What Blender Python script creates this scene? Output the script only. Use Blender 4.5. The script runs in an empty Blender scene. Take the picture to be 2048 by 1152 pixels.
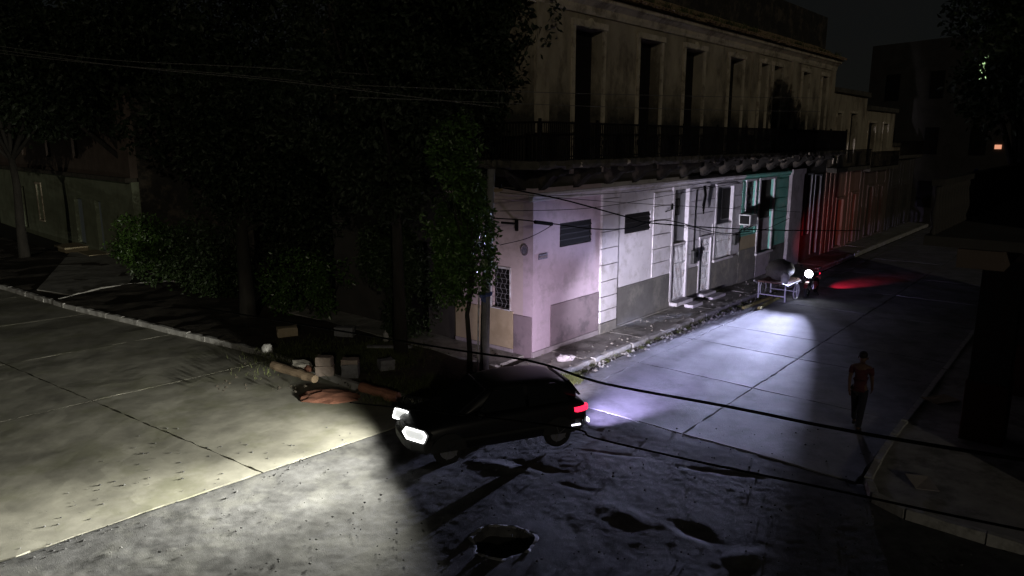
import bpy, bmesh, math, random
import numpy as np
from mathutils import Vector, Matrix
from mathutils.geometry import delaunay_2d_cdt
from math import radians as R, sin, cos, pi, sqrt, atan2

sc = bpy.context.scene
col = sc.collection
random.seed(7)
rng = np.random.default_rng(7)

# ------------------------------------------------------------------ camera
cam_d = bpy.data.cameras.new('camera')
cam = bpy.data.objects.new('camera', cam_d)
col.objects.link(cam)
cam.location = (0, 0, 6.0)
cam.rotation_euler = (R(90 - 11.53), 0, 0)
cam_d.sensor_width = 36
cam_d.lens = 36 * 1450 / 2048
cam_d.clip_end = 2000
sc.camera = cam

# ------------------------------------------------------------------ sky, moon, exposure
MOON_EL, MOON_AZ = 14.0, 169.0          # azimuth of the moon, clockwise from +Y: behind the camera
world = bpy.data.worlds.new('World')
sc.world = world
world.use_nodes = True
nt = world.node_tree
nt.nodes.clear()
wo = nt.nodes.new('ShaderNodeOutputWorld')
bg = nt.nodes.new('ShaderNodeBackground')
sky = nt.nodes.new('ShaderNodeTexSky')
sky.sky_type = 'NISHITA'
sky.sun_disc = False
sky.sun_elevation = R(MOON_EL)
sky.sun_rotation = R(MOON_AZ)
tc = nt.nodes.new('ShaderNodeTexCoord')
cn = nt.nodes.new('ShaderNodeTexNoise')
cn.inputs['Scale'].default_value = 3.2
cn.inputs['Detail'].default_value = 6
cr = nt.nodes.new('ShaderNodeMapRange')
cr.inputs[1].default_value = 0.42
cr.inputs[2].default_value = 0.72
mixs = nt.nodes.new('ShaderNodeMix')
mixs.data_type = 'RGBA'
grey = nt.nodes.new('ShaderNodeMix')
grey.data_type = 'RGBA'
grey.inputs[0].default_value = 0.8
grey.inputs[7].default_value = (1.15, 1.42, 1.4, 1)
L = nt.links.new
L(tc.outputs['Generated'], cn.inputs['Vector'])
L(cn.outputs[0], cr.inputs[0])
L(cr.outputs[0], mixs.inputs[0])
L(sky.outputs[0], grey.inputs[6])
L(grey.outputs[2], mixs.inputs[6])
mixs.inputs[7].default_value = (2.3, 2.3, 2.2, 1)
L(mixs.outputs[2], bg.inputs[0])
bg.inputs[1].default_value = 0.0022
L(bg.outputs[0], wo.inputs[0])

moon_d = bpy.data.lights.new('moon', 'SUN')
moon_d.energy = 0.17
moon_d.angle = R(0.5)
moon_d.color = (1.0, 0.90, 0.70)
moon = bpy.data.objects.new('moon', moon_d)
col.objects.link(moon)
_dirn = Vector((sin(R(MOON_AZ)) * cos(R(MOON_EL)), cos(R(MOON_AZ)) * cos(R(MOON_EL)), sin(R(MOON_EL))))
moon.rotation_euler = _dirn.to_track_quat('Z', 'Y').to_euler()

sc.view_settings.view_transform = 'Standard'
sc.view_settings.look = 'None'
sc.view_settings.exposure = 0
sc.view_settings.gamma = 1
sc.view_settings.use_curve_mapping = False
sc.render.engine = 'CYCLES'
sc.cycles.use_denoising = True
sc.cycles.max_bounces = 5
sc.cycles.diffuse_bounces = 3
sc.cycles.sample_clamp_indirect = 4.0
sc.cycles.caustics_reflective = False
sc.cycles.caustics_refractive = False

# ------------------------------------------------------------------ materials
def mat(name, c, rough=0.8, var=0.25, scale=2.0, bump=0.0, bscale=40.0, stain=None, samt=0.0, sscale=1.2,
        metal=0.0, spec=0.3, stretch=None, emit=None, estr=0.0):
    m = bpy.data.materials.new(name)
    m.use_nodes = True
    t = m.node_tree
    b = t.nodes['Principled BSDF']
    lk = t.links.new
    b.inputs['Roughness'].default_value = rough
    b.inputs['Metallic'].default_value = metal
    b.inputs['Specular IOR Level'].default_value = spec
    co = t.nodes.new('ShaderNodeTexCoord')
    vec = co.outputs['Object']
    if stretch:
        mp = t.nodes.new('ShaderNodeMapping')
        mp.inputs['Scale'].default_value = stretch
        lk(vec, mp.inputs['Vector'])
        vec = mp.outputs[0]
    n1 = t.nodes.new('ShaderNodeTexNoise')
    n1.inputs['Scale'].default_value = scale
    n1.inputs['Detail'].default_value = 8
    n1.inputs['Roughness'].default_value = 0.62
    lk(vec, n1.inputs['Vector'])
    ramp = t.nodes.new('ShaderNodeMapRange')
    ramp.inputs[1].default_value = 0.3
    ramp.inputs[2].default_value = 0.7
    ramp.inputs[3].default_value = 1 - var
    ramp.inputs[4].default_value = 1 + var * 0.6
    lk(n1.outputs[0], ramp.inputs[0])
    mul = t.nodes.new('ShaderNodeMix')
    mul.data_type = 'RGBA'
    mul.blend_type = 'MULTIPLY'
    mul.inputs[0].default_value = 1
    mul.inputs[6].default_value = (*c, 1)
    lk(ramp.outputs[0], mul.inputs[7])
    out = mul.outputs[2]
    if stain:
        n2 = t.nodes.new('ShaderNodeTexNoise')
        n2.inputs['Scale'].default_value = sscale
        n2.inputs['Detail'].default_value = 10
        n2.inputs['Roughness'].default_value = 0.7
        lk(vec, n2.inputs['Vector'])
        r2 = t.nodes.new('ShaderNodeMapRange')
        r2.inputs[1].default_value = 0.5
        r2.inputs[2].default_value = 0.62
        r2.inputs[4].default_value = samt
        lk(n2.outputs[0], r2.inputs[0])
        mx = t.nodes.new('ShaderNodeMix')
        mx.data_type = 'RGBA'
        lk(r2.outputs[0], mx.inputs[0])
        lk(out, mx.inputs[6])
        mx.inputs[7].default_value = (*stain, 1)
        out = mx.outputs[2]
    lk(out, b.inputs['Base Color'])
    if bump:
        n3 = t.nodes.new('ShaderNodeTexNoise')
        n3.inputs['Scale'].default_value = bscale
        n3.inputs['Detail'].default_value = 5
        lk(vec, n3.inputs['Vector'])
        bp = t.nodes.new('ShaderNodeBump')
        bp.inputs['Strength'].default_value = min(1.0, bump * 20)
        bp.inputs['Distance'].default_value = bump
        lk(n3.outputs[0], bp.inputs['Height'])
        lk(bp.outputs[0], b.inputs['Normal'])
    if emit:
        b.inputs['Emission Color'].default_value = (*emit, 1)
        b.inputs['Emission Strength'].default_value = estr
    return m

M = dict(
    pink=mat('lilac_pink_paint', (.57, .46, .56), .8, .14, 1.5, .005, 60, (.36, .30, .34), .6, 1.4),
    beige=mat('beige_pink_paint', (.56, .46, .48), .8, .12, 1.5, .004, 60, (.3, .24, .22), .5, 1.1),
    white=mat('aged_white_paint', (.60, .57, .62), .8, .14, 1.3, .005, 50, (.30, .28, .27), .55, 1.7),
    teal=mat('teal_paint', (.17, .47, .39), .8, .2, 2, .005, 50, (.35, .42, .36), .5, 2.2),
    greywash=mat('grey_cement_wash', (.36, .32, .35), .85, .2, 2, .006, 40, (.2, .18, .18), .6, 1.5),
    dado_mauve=mat('mauve_dado', (.24, .19, .22), .85, .15, 2, .004, 50, (.09, .08, .09), .6, 1.3),
    dado_grey=mat('dark_grey_dado', (.13, .125, .12), .85, .2, 2, .006, 40, (.24, .23, .2), .5, 1.2),
    dado_light=mat('worn_grey_dado', (.21, .20, .19), .85, .25, 2, .008, 30, (.36, .33, .27), .6, 1.6),
    ochre=mat('ochre_dado', (.44, .36, .25), .85, .12, 2, .004, 50, (.3, .24, .15), .5, 1.3),
    upper=mat('weathered_upper_plaster', (.40, .345, .26), .9, .3, 1.1, .008, 25, (.15, .12, .09), .8, 1.0, stretch=(1, 1, .45)),
    mould=mat('mouldy_black_plaster', (.035, .032, .028), .95, .4, 2, .01, 25, (.12, .10, .08), .7, 1.6),  # near-black plaster with paler brown patches
    moulding=mat('cream_moulding', (.55, .48, .37), .85, .25, 2, .006, 40, (.14, .11, .08), .7, 1.8),
    ledge=mat('crumbling_cement', (.10, .09, .075), .95, .4, 2.5, .02, 20, (.05, .05, .045), .8, 2.0),
    dark=mat('dark_recess_wood', (.009, .008, .008), .8, .3, 3, .003, 30, stretch=(8, 8, 1)),
    shutter=mat('old_dark_shutter', (.04, .033, .027), .8, .3, 3, .003, 30, stretch=(10, 10, 1)),
    greydoor=mat('grey_door_panel', (.19, .19, .21), .7, .15, 2, .003, 40, (.18, .17, .18), .5, 2),
    bars=mat('white_iron_bars', (.62, .62, .66), .5, .15, 6, .001, 60, (.2, .12, .08), .6, 4),
    iron=mat('black_iron', (.012, .011, .011), .85, .3, 6, .001, 60, spec=.1),
    tile=mat('old_clay_tile', (.34, .24, .15), .9, .4, 4, .008, 40, (.15, .18, .07), .8, 3),
    redwall=mat('dirty_red_facade', (.24, .15, .12), .9, .3, 1.5, .01, 20, (.12, .09, .07), .8, 1.1, stretch=(2, 2, .3)),
    house=mat('pale_green_wall', (.24, .27, .19), .9, .25, 1, .006, 25, (.14, .15, .1), .6, .8),
    housedoor=mat('pale_blue_door', (.30, .36, .42), .7, .12, 2),
    soil=mat('dark_soil', (.05, .042, .034), 1.0, .4, 3, .03, 18, (.10, .085, .06), .5, 2.0),
    ground=mat('far_ground', (.05, .05, .045), 1.0, .3, .4),
    concrete=mat('street_concrete', (.27, .262, .225), .85, .4, 1.3, .008, 60, (.17, .172, .115), .6, .7),
    concrete2=mat('street_concrete_grey', (.25, .25, .265), .8, .32, 1.6, .022, 55, (.14, .14, .145), .7, 1.0),
    asphalt=mat('broken_asphalt', (.078, .078, .082), .9, .6, 3.0, .016, 70, (.125, .125, .12), .6, 1.1),
    pave=mat('pavement_cement', (.36, .35, .33), .9, .3, 2, .012, 22, (.10, .10, .09), .6, 1.3),
    kerb=mat('kerb_cement', (.46, .45, .44), .9, .3, 3, .012, 22, (.14, .14, .12), .6, 2),
    block=mat('pale_concrete_block', (.42, .34, .30), .95, .3, 6, .012, 30, (.25, .22, .2), .5, 5),
    blockgrey=mat('grey_concrete_block', (.24, .24, .26), .95, .3, 6, .012, 30, (.12, .12, .12), .5, 5),
    rubble=mat('rubble', (.30, .28, .25), .95, .4, 7, .01, 30),
    clay=mat('brick_red_clay', (.17, .075, .05), .95, .3, 7, .01, 30),  # brick red; on the dirt mound it paints in a red glow
    wood=mat('weathered_wood', (.30, .22, .15), .9, .35, 3, .012, 30, (.16, .12, .08), .5, 3, stretch=(1, 6, 6)),
    redwood=mat('reddish_log', (.30, .13, .085), .9, .35, 3, .012, 30, (.14, .08, .06), .5, 3, stretch=(1, 6, 6)),  # red tail-light glow mixed into the wood colour
    bark=mat('grey_bark', (.028, .025, .021), .95, .4, 6, .02, 16, stretch=(1, 1, .25)),
    pole=mat('concrete_pole', (.22, .215, .22), .9, .3, 4, .006, 30, (.1, .1, .1), .5, 3),
    leaf=mat('broad_leaf', (.028, .048, .015), .5, .5, 1.3, spec=.4),
    leafdark=mat('dark_leaf', (.018, .028, .012), .55, .5, 1.1, spec=.35),
    leafbright=mat('bright_leaf', (.060, .115, .025), .32, .5, 2.0, spec=.4),
    grass=mat('dry_grass', (.085, .10, .035), .8, .5, 2),
    carpaint=mat('black_car_paint', (.010, .010, .012), .4, .1, 2, spec=.3),
    glass=mat('dark_car_glass', (.01, .011, .013), .08, 0, 2, spec=.6),
    plastic=mat('black_plastic', (.02, .02, .02), .6, .1, 5),
    rubber=mat('tyre_rubber', (.02, .02, .02), .85, .2, 8, .003, 80),
    alloy=mat('grey_wheel', (.35, .35, .36), .4, .1, 5, metal=.8),
    chrome=mat('chrome', (.7, .7, .72), .2, .05, 5, metal=1),
    lens=mat('headlight_lens', (.7, .7, .7), .2, 0, 2, emit=(.98, 1, .97), estr=.62),
    lensrim=mat('headlight_tube', (.8, .8, .8), .2, 0, 2, emit=(1, 1, .97), estr=6.0),
    tail=mat('tail_lens', (.4, .01, .02), .3, 0, 2, emit=(1, .02, .07), estr=2.2),
    reverse=mat('reversing_lens', (.8, .8, .8), .3, 0, 2, emit=(.85, .83, 1), estr=3.0),
    bikelens=mat('motorcycle_lens', (.8, .8, .8), .2, 0, 2, emit=(.9, .93, 1), estr=40.0),
    bikepaint=mat('dark_red_paint', (.09, .01, .012), .3, .1, 2, spec=.5),
    seat=mat('black_vinyl', (.02, .02, .022), .5, .1, 5),
    tarp=mat('grey_tarpaulin', (.17, .16, .14), .6, .35, 3, .02, 9, (.06, .06, .06), .6, 3),
    sack=mat('white_sack', (.62, .62, .58), .7, .2, 4, .01, 20),
    cartwood=mat('reddish_plank', (.20, .12, .10), .85, .3, 4, .006, 30, stretch=(1, 8, 8)),
    cartmetal=mat('pale_tube', (.55, .55, .6), .4, .15, 6, metal=.3),
    yellow=mat('mossy_yellow_beam', (.38, .34, .12), .9, .3, 4, .008, 30),
    rag=mat('blue_rag', (.09, .12, .30), .85, .3, 8, .01, 30),
    bag=mat('white_plastic_bag', (.66, .63, .66), .5, .1, 8, .01, 20),
    card=mat('pale_cardboard', (.40, .36, .35), .9, .15, 6, .003, 30),
    cable=mat('black_cable', (.006, .006, .006), .9, .1, 6, spec=.05),
    cablegrey=mat('grey_wire', (.13, .125, .12), .8, .1, 6, spec=.1),
    plaque=mat('worn_street_plaque', (.14, .13, .19), .5, .25, 14, .002, 60, (.35, .33, .38), .5, 22),
    acw=mat('ac_casing', (.60, .60, .60), .5, .1, 5),
    meter=mat('dark_meter_box', (.05, .05, .05), .5, .2, 6),
    skin=mat('brown_skin', (.12, .07, .05), .6, .1, 6),
    hair=mat('black_hair', (.012, .01, .01), .6, .1, 10),
    shirt=mat('dull_red_shirt', (.075, .02, .026), .9, .2, 6, .004, 40),
    trousers=mat('dark_trousers', (.02, .02, .028), .9, .2, 6, .004, 40),
    pillar=mat('red_brown_pillar', (.10, .042, .03), .85, .2, 2, .005, 40, (.09, .05, .04), .5, 2),
    brownwall=mat('dim_brown_plaster', (.13, .10, .085), .9, .3, 1.2, .006, 30),
    darkwall=mat('dark_plaster', (.07, .065, .06), .9, .3, 1.2, .006, 30),
    bluecloth=mat('blue_cloth', (.10, .14, .38), .9, .2, 4, .006, 20),
    paleslab=mat('cream_beam', (.36, .30, .20), .85, .2, 2, .005, 40),
    litgreen=mat('lit_green_window', (.5, .6, .4), .5, 0, 2, emit=(.62, .95, .45), estr=.75),
    litorange=mat('lit_orange_window', (.6, .4, .3), .5, 0, 2, emit=(1, .42, .25), estr=.8),
    tin=mat('pale_tin', (.45, .44, .40), .6, .2, 3, .004, 30),
)

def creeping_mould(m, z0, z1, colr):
    # balcony shade painted into the plaster colour, dark below, ragged upper edge
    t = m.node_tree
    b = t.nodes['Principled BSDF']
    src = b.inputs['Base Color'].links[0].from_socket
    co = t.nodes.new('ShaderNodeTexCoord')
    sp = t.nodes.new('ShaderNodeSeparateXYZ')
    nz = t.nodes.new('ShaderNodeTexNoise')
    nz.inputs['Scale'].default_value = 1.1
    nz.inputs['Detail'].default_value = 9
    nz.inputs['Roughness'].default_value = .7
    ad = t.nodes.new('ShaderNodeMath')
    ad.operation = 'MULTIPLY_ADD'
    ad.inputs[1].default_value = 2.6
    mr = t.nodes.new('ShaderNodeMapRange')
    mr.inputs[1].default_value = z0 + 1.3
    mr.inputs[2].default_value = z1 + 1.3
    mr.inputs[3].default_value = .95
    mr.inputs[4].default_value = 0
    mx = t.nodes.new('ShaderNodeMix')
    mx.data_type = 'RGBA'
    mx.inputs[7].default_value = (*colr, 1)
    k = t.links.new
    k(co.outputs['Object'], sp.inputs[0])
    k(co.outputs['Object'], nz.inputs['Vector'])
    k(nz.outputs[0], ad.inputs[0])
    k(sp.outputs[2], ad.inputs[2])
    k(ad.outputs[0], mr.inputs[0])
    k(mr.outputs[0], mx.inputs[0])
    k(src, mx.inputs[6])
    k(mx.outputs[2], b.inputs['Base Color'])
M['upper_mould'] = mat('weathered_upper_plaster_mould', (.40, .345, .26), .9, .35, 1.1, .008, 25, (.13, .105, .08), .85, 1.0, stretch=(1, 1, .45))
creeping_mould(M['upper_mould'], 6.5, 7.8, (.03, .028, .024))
# ------------------------------------------------------------------ mesh helpers
class MB:
    def __init__(s):
        s.v, s.f = [], []
    def add(s, vs, fs):
        o = len(s.v)
        s.v += [tuple(p) for p in vs]
        s.f += [tuple(i + o for i in q) for q in fs]
        return s
    def box(s, a, b, jit=0.0):
        (x0, y0, z0), (x1, y1, z1) = a, b
        vs = [(x0, y0, z0), (x1, y0, z0), (x1, y1, z0), (x0, y1, z0), (x0, y0, z1), (x1, y0, z1), (x1, y1, z1), (x0, y1, z1)]
        if jit:
            vs = [tuple(c + random.uniform(-jit, jit) for c in p) for p in vs]
        return s.add(vs, [(3, 2, 1, 0), (4, 5, 6, 7), (0, 1, 5, 4), (1, 2, 6, 5), (2, 3, 7, 6), (3, 0, 4, 7)])
    def prism(s, poly, z0, z1, axis='z'):
        n = len(poly)
        def P(p, h):
            if axis == 'z': return (p[0], p[1], h)
            if axis == 'x': return (h, p[0], p[1])
            return (p[0], h, p[1])
        vs = [P(p, z0) for p in poly] + [P(p, z1) for p in poly]
        fs = [tuple(range(n - 1, -1, -1)), tuple(range(n, 2 * n))] + [(i, (i + 1) % n, n + (i + 1) % n, n + i) for i in range(n)]
        return s.add(vs, fs)
    def tube(s, pts, r, seg=8, cap=True):
        pts = [Vector(p) for p in pts]
        rr = r if isinstance(r, (list, tuple)) else [r] * len(pts)
        vs, fs = [], []
        for i, p in enumerate(pts):
            t = (pts[min(i + 1, len(pts) - 1)] - pts[max(i - 1, 0)]).normalized()
            a = t.cross(Vector((0, 0, 1)) if abs(t.z) < .9 else Vector((1, 0, 0))).normalized()
            b = t.cross(a)
            for k in range(seg):
                th = 2 * pi * k / seg
                vs.append(p + (a * cos(th) + b * sin(th)) * rr[i])
        for i in range(len(pts) - 1):
            for k in range(seg):
                fs.append((i * seg + k, i * seg + (k + 1) % seg, (i + 1) * seg + (k + 1) % seg, (i + 1) * seg + k))
        if cap:
            fs.append(tuple(range(seg - 1, -1, -1)))
            fs.append(tuple((len(pts) - 1) * seg + k for k in range(seg)))
        return s.add(vs, fs)
    def bar(s, p, q, w, h=None):
        h = h or w
        p, q = Vector(p), Vector(q)
        t = (q - p).normalized()
        a = t.cross(Vector((0, 0, 1)) if abs(t.z) < .9 else Vector((1, 0, 0))).normalized()
        b = a.cross(t)
        vs = [e + a * (sx * w / 2) + b * (sy * h / 2) for e in (p, q) for sx, sy in ((-1, -1), (1, -1), (1, 1), (-1, 1))]
        return s.add(vs, [(3, 2, 1, 0), (4, 5, 6, 7), (0, 1, 5, 4), (1, 2, 6, 5), (2, 3, 7, 6), (3, 0, 4, 7)])
    def ring(s, c, R_, r, axis, seg=24, ms=8):
        vs, fs = [], []
        for i in range(seg):
            a = 2 * pi * i / seg
            for k in range(ms):
                b = 2 * pi * k / ms
                rad, off = R_ + r * cos(b), r * sin(b)
                p = {'y': (cos(a) * rad, off, sin(a) * rad), 'z': (cos(a) * rad, sin(a) * rad, off), 'x': (off, cos(a) * rad, sin(a) * rad)}[axis]
                vs.append((c[0] + p[0], c[1] + p[1], c[2] + p[2]))
        for i in range(seg):
            for k in range(ms):
                fs.append((i * ms + k, ((i + 1) % seg) * ms + k, ((i + 1) % seg) * ms + (k + 1) % ms, i * ms + (k + 1) % ms))
        return s.add(vs, fs)
    def blob(s, c, rad, jit=0.15, sub=1, seed=None):
        bm = bmesh.new()
        bmesh.ops.create_icosphere(bm, subdivisions=sub, radius=1)
        rd = random.Random(seed) if seed is not None else random
        vs = []
        for v in bm.verts:
            k = 1 + rd.uniform(-jit, jit)
            vs.append((c[0] + v.co.x * rad[0] * k, c[1] + v.co.y * rad[1] * k, c[2] + v.co.z * rad[2] * k))
        fs = [tuple(v.index for v in f.verts) for f in bm.faces]
        bm.free()
        return s.add(vs, fs)
    def mesh(s, name, m, smooth=False):
        me = bpy.data.meshes.new(name)
        me.from_pydata(s.v, [], s.f)
        me.materials.append(m)
        bm = bmesh.new()
        bm.from_mesh(me)
        bmesh.ops.recalc_face_normals(bm, faces=bm.faces)
        bm.to_mesh(me)
        bm.free()
        if smooth:
            me.polygons.foreach_set('use_smooth', [True] * len(me.polygons))
        return me
    def build(s, name, m, parent=None, loc=(0, 0, 0), smooth=False):
        return link(name, s.mesh(name, m, smooth), parent, loc)

def link(name, me, parent=None, loc=(0, 0, 0), rz=0.0):
    o = bpy.data.objects.new(name, me)
    col.objects.link(o)
    o.location = loc
    o.rotation_euler = (0, 0, rz)
    if parent: o.parent = parent
    return o
def tag(o, label=None, cat=None, group=None, kind=None):
    if label: o['label'] = label
    if cat: o['category'] = cat
    if group: o['group'] = group
    if kind: o['kind'] = kind
    return o
def thing(name, label, cat, loc=(0, 0, 0), rz=0.0, group=None):
    o = bpy.data.objects.new(name, None)
    o.empty_display_size = 0.3
    col.objects.link(o)
    o.location = loc
    o.rotation_euler = (0, 0, rz)
    return tag(o, label, cat, group)
def copy_tree(o, parent=None):
    c = o.copy()
    col.objects.link(c)
    c.parent = parent
    for ch in list(o.children):
        copy_tree(ch, c)
    return c
def bevel(o, w, seg=2):
    m = o.modifiers.new('bevel', 'BEVEL')
    m.width = w
    m.segments = seg
    m.limit_method = 'ANGLE'
    return o
def fast_mesh(name, verts, faces4, m, smooth=False):
    """quads from numpy arrays"""
    me = bpy.data.meshes.new(name)
    nv, nf = len(verts), len(faces4)
    k = faces4.shape[1]
    me.vertices.add(nv)
    me.vertices.foreach_set('co', np.ascontiguousarray(verts, dtype=np.float32).ravel())
    me.loops.add(nf * k)
    me.loops.foreach_set('vertex_index', np.ascontiguousarray(faces4, dtype=np.int32).ravel())
    me.polygons.add(nf)
    me.polygons.foreach_set('loop_start', np.arange(0, nf * k, k, dtype=np.int32))
    me.polygons.foreach_set('loop_total', np.full(nf, k, dtype=np.int32))
    me.polygons.foreach_set('use_smooth', np.full(nf, smooth))
    me.update(calc_edges=True)
    me.validate()
    me.materials.append(m)
    return me

def vnoise(x, y, seed=0):
    """value noise on a lattice"""
    xi, yi = np.floor(x).astype(np.int64), np.floor(y).astype(np.int64)
    xf, yf = x - xi, y - yi
    def h(a, b):
        v = np.sin(a * 127.1 + b * 311.7 + seed * 74.7) * 43758.5453
        return v - np.floor(v)
    u_, v_ = xf * xf * (3 - 2 * xf), yf * yf * (3 - 2 * yf)
    return (h(xi, yi) * (1 - u_) + h(xi + 1, yi) * u_) * (1 - v_) + (h(xi, yi + 1) * (1 - u_) + h(xi + 1, yi + 1) * u_) * v_
def fbm(x, y, seed=0, oct=5):
    t, a = 0, 1
    for i in range(oct):
        t = t + (vnoise(x * 2 ** i, y * 2 ** i, seed + i) - .5) * a
        a *= .5
    return t

# ------------------------------------------------------------------ frames of reference
H = 6.0
ROAD = -0.14                                  # road level; pavements are at 0
AZ = R(40.1)                                  # azimuth of the street that climbs away to the far side
U = Vector((sin(AZ), cos(AZ), 0))
N = Vector((cos(AZ), -sin(AZ), 0))            # out of the corner house facade, into the street
C0 = Vector((0.577, 19.618, 0))               # street corner of the house
RZ = pi / 2 - AZ
def W(s, d, z=0.0):
    return C0 + U * s + N * d + Vector((0, 0, z))
LV = Vector((-.815, .58, 0)).normalized()     # along the other street
def left_local(s, d, z=0.0):                  # local coordinates of the corner house frame (x along, y inward)
    return (s, -d, z)

# ------------------------------------------------------------------ ground, roads, pavements
g = MB().add([(-600, -600, -.32), (600, -600, -.32), (600, 900, -.32), (-600, 900, -.32)], [(0, 1, 2, 3)])
tag(g.build('ground', M['ground']), kind='structure')

MC_ = Vector((.70, .714, 0)).normalized()
# --- broken asphalt of the crossing: one displaced sheet with real pits
def asphalt():
    x0, x1, y0, y1, st = -10.0, 11.0, 7.0, 19.5, 0.045
    xs, ys = np.arange(x0, x1, st), np.arange(y0, y1, st)
    X, Y = np.meshgrid(xs, ys)
    Z = np.full_like(X, ROAD - .035)
    Z += fbm(X * .45, Y * .45, 3, 3) * .035
    Z += np.maximum(0, fbm(X * 1.3 + 7, Y * 1.3, 9, 3)) * .012
    Z += fbm(X * 10, Y * 10, 21, 2) * .0075
    def dip(cx, cy, rx, ry, ang, depth, sharp=.25, seed=1):
        ca, sa = cos(ang), sin(ang)
        a = (X - cx) * ca + (Y - cy) * sa
        b = -(X - cx) * sa + (Y - cy) * ca
        r = np.sqrt((a / rx) ** 2 + (b / ry) ** 2) + fbm(X * 2.3, Y * 2.3, seed, 4) * .35
        q = np.clip((1.15 - r) / (sharp + .3), 0, 1)
        return q * q * (3 - 2 * q) * depth
    Z -= dip(2.95, 10.6, .62, .24, -.75, .05, 1.0, 4)
    Z -= dip(.45, 13.0, .8, .16, -.5, .018, 1.0, 5)
    Z -= dip(4.1, 12.7, 1.3, .10, -.35, .022, 1.0, 6)
    Z -= dip(2.0, 13.6, .9, .08, -.3, .014, 1.0, 8)
    Z -= dip(1.1, 12.2, .5, .10, -.5, .018, 1.0, 11)
    Z += dip(-.25, 13.05, .8, .22, -.35, .035, 1.0, 7)
    Z += dip(3.5, 9.9, .5, .3, .3, .05, 1.0, 12)
    Z += dip(1.9, 11.2, .9, .3, -.6, .022, 1.0, 14)
    pr_ = np.sqrt((X + .15) ** 2 + (Y - 10.34) ** 2)
    th = np.arctan2(Y - 10.34, X + .15)
    edge = .46 + .03 * np.sin(3 * th + 1) + .02 * np.sin(7 * th)
    wr = np.clip((edge + .75 - pr_) / .7, 0, 1)
    wr = wr * wr * (3 - 2 * wr) * .8
    Z = Z * (1 - wr) + (ROAD - .01) * wr
    Z -= np.clip((edge - pr_) / .07, 0, 1) * .34
    # sunk under the cast slabs
    qa = ((X + 4.70) * MC_.y - (Y - 12.70) * MC_.x) / (LV.x * MC_.y - LV.y * MC_.x)
    sa = (X - C0.x) * U.x + (Y - C0.y) * U.y
    level = ROAD - .010 + fbm(X * .8, Y * .8, 3, 4) * .024
    w_ = np.clip(np.maximum((qa + 1.0) / .9, (sa + 3.3) / 1.2), 0, 1)
    w_ = w_ * w_ * (3 - 2 * w_)
    Z = Z * (1 - w_) + (level + fbm(X * 11, Y * 11, 21, 2) * .004) * w_
    under = np.clip(np.maximum((qa - .004) / .03, (sa + 1.89) / .04), 0, 1)
    Z = Z * (1 - under) + (np.minimum(Z, ROAD) - .12) * under
    ny, nx = X.shape
    V = np.stack([X.ravel(), Y.ravel(), Z.ravel()], 1)
    i = np.arange(ny - 1)[:, None] * nx + np.arange(nx - 1)[None, :]
    F_ = np.stack([i, i + 1, i + 1 + nx, i + nx], -1).reshape(-1, 4)
    return link('crossing_road', fast_mesh('crossing_road', V, F_, M['asphalt'], True))
tag(asphalt(), kind='structure')
tag(MB().add([(-60, -8, -.24), (60, -8, -.24), (60, 7.2, -.24), (-60, 7.2, -.24)], [(0, 1, 2, 3)]).build('near_road', M['asphalt']), kind='structure')

def slab_mesh(name, poly, ztop, m, amp=.008, st=.22, rough_edge=.0, seed=0, thick=.25):
    """a cast slab: dense uneven top (Delaunay) and sides"""
    P = [Vector((p[0], p[1])) for p in poly]
    bx0, bx1 = min(p.x for p in P), max(p.x for p in P)
    by0, by1 = min(p.y for p in P), max(p.y for p in P)
    out = []
    rd = random.Random(seed)
    n = len(P)
    for i in range(n):
        a, b = P[i], P[(i + 1) % n]
        L_ = (b - a).length
        k = max(1, int(L_ / (st * .7)))
        nrm = Vector(((b - a).y, -(b - a).x)).normalized()
        for j in range(k):
            out.append(a.lerp(b, j / k) + (nrm * rd.uniform(-rough_edge, rough_edge) if j else Vector((0, 0))))
    def inside(x, y):
        c = False
        for i in range(n):
            a, b = P[i], P[(i + 1) % n]
            if (a.y > y) != (b.y > y) and x < (b.x - a.x) * (y - a.y) / (b.y - a.y) + a.x: c = not c
        return c
    pts = list(out)
    nb = len(out)
    y = by0 + st * .6
    while y < by1:
        x = bx0 + st * .6
        while x < bx1:
            if inside(x, y) and all(abs(x - q.x) > st * .35 or abs(y - q.y) > st * .35 for q in out):
                pts.append(Vector((x + rd.uniform(-.2, .2) * st, y + rd.uniform(-.2, .2) * st)))
            x += st
        y += st
    r = delaunay_2d_cdt(pts, [], [list(range(nb))], 1, 1e-5)
    vs, fs = r[0], r[2]
    xa = np.array([v.x for v in vs]); ya = np.array([v.y for v in vs])
    za = ztop + fbm(xa * .8, ya * .8, 3, 4) * amp * 2
    mb = MB()
    mb.add([(xa[i], ya[i], za[i]) for i in range(len(vs))], [tuple(f) for f in fs])
    # skirt
    zz = [float(ztop + fbm(np.array([p.x * .8]), np.array([p.y * .8]), 3, 4)[0] * amp * 2) for p in out]
    k = len(out)
    mb.add([(p.x, p.y, zz[i]) for i, p in enumerate(out)] + [(p.x, p.y, ztop - thick) for p in out],
           [(i, (i + 1) % k, k + (i + 1) % k, k + i) for i in range(k)])
    return mb.mesh(name, m)

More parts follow.
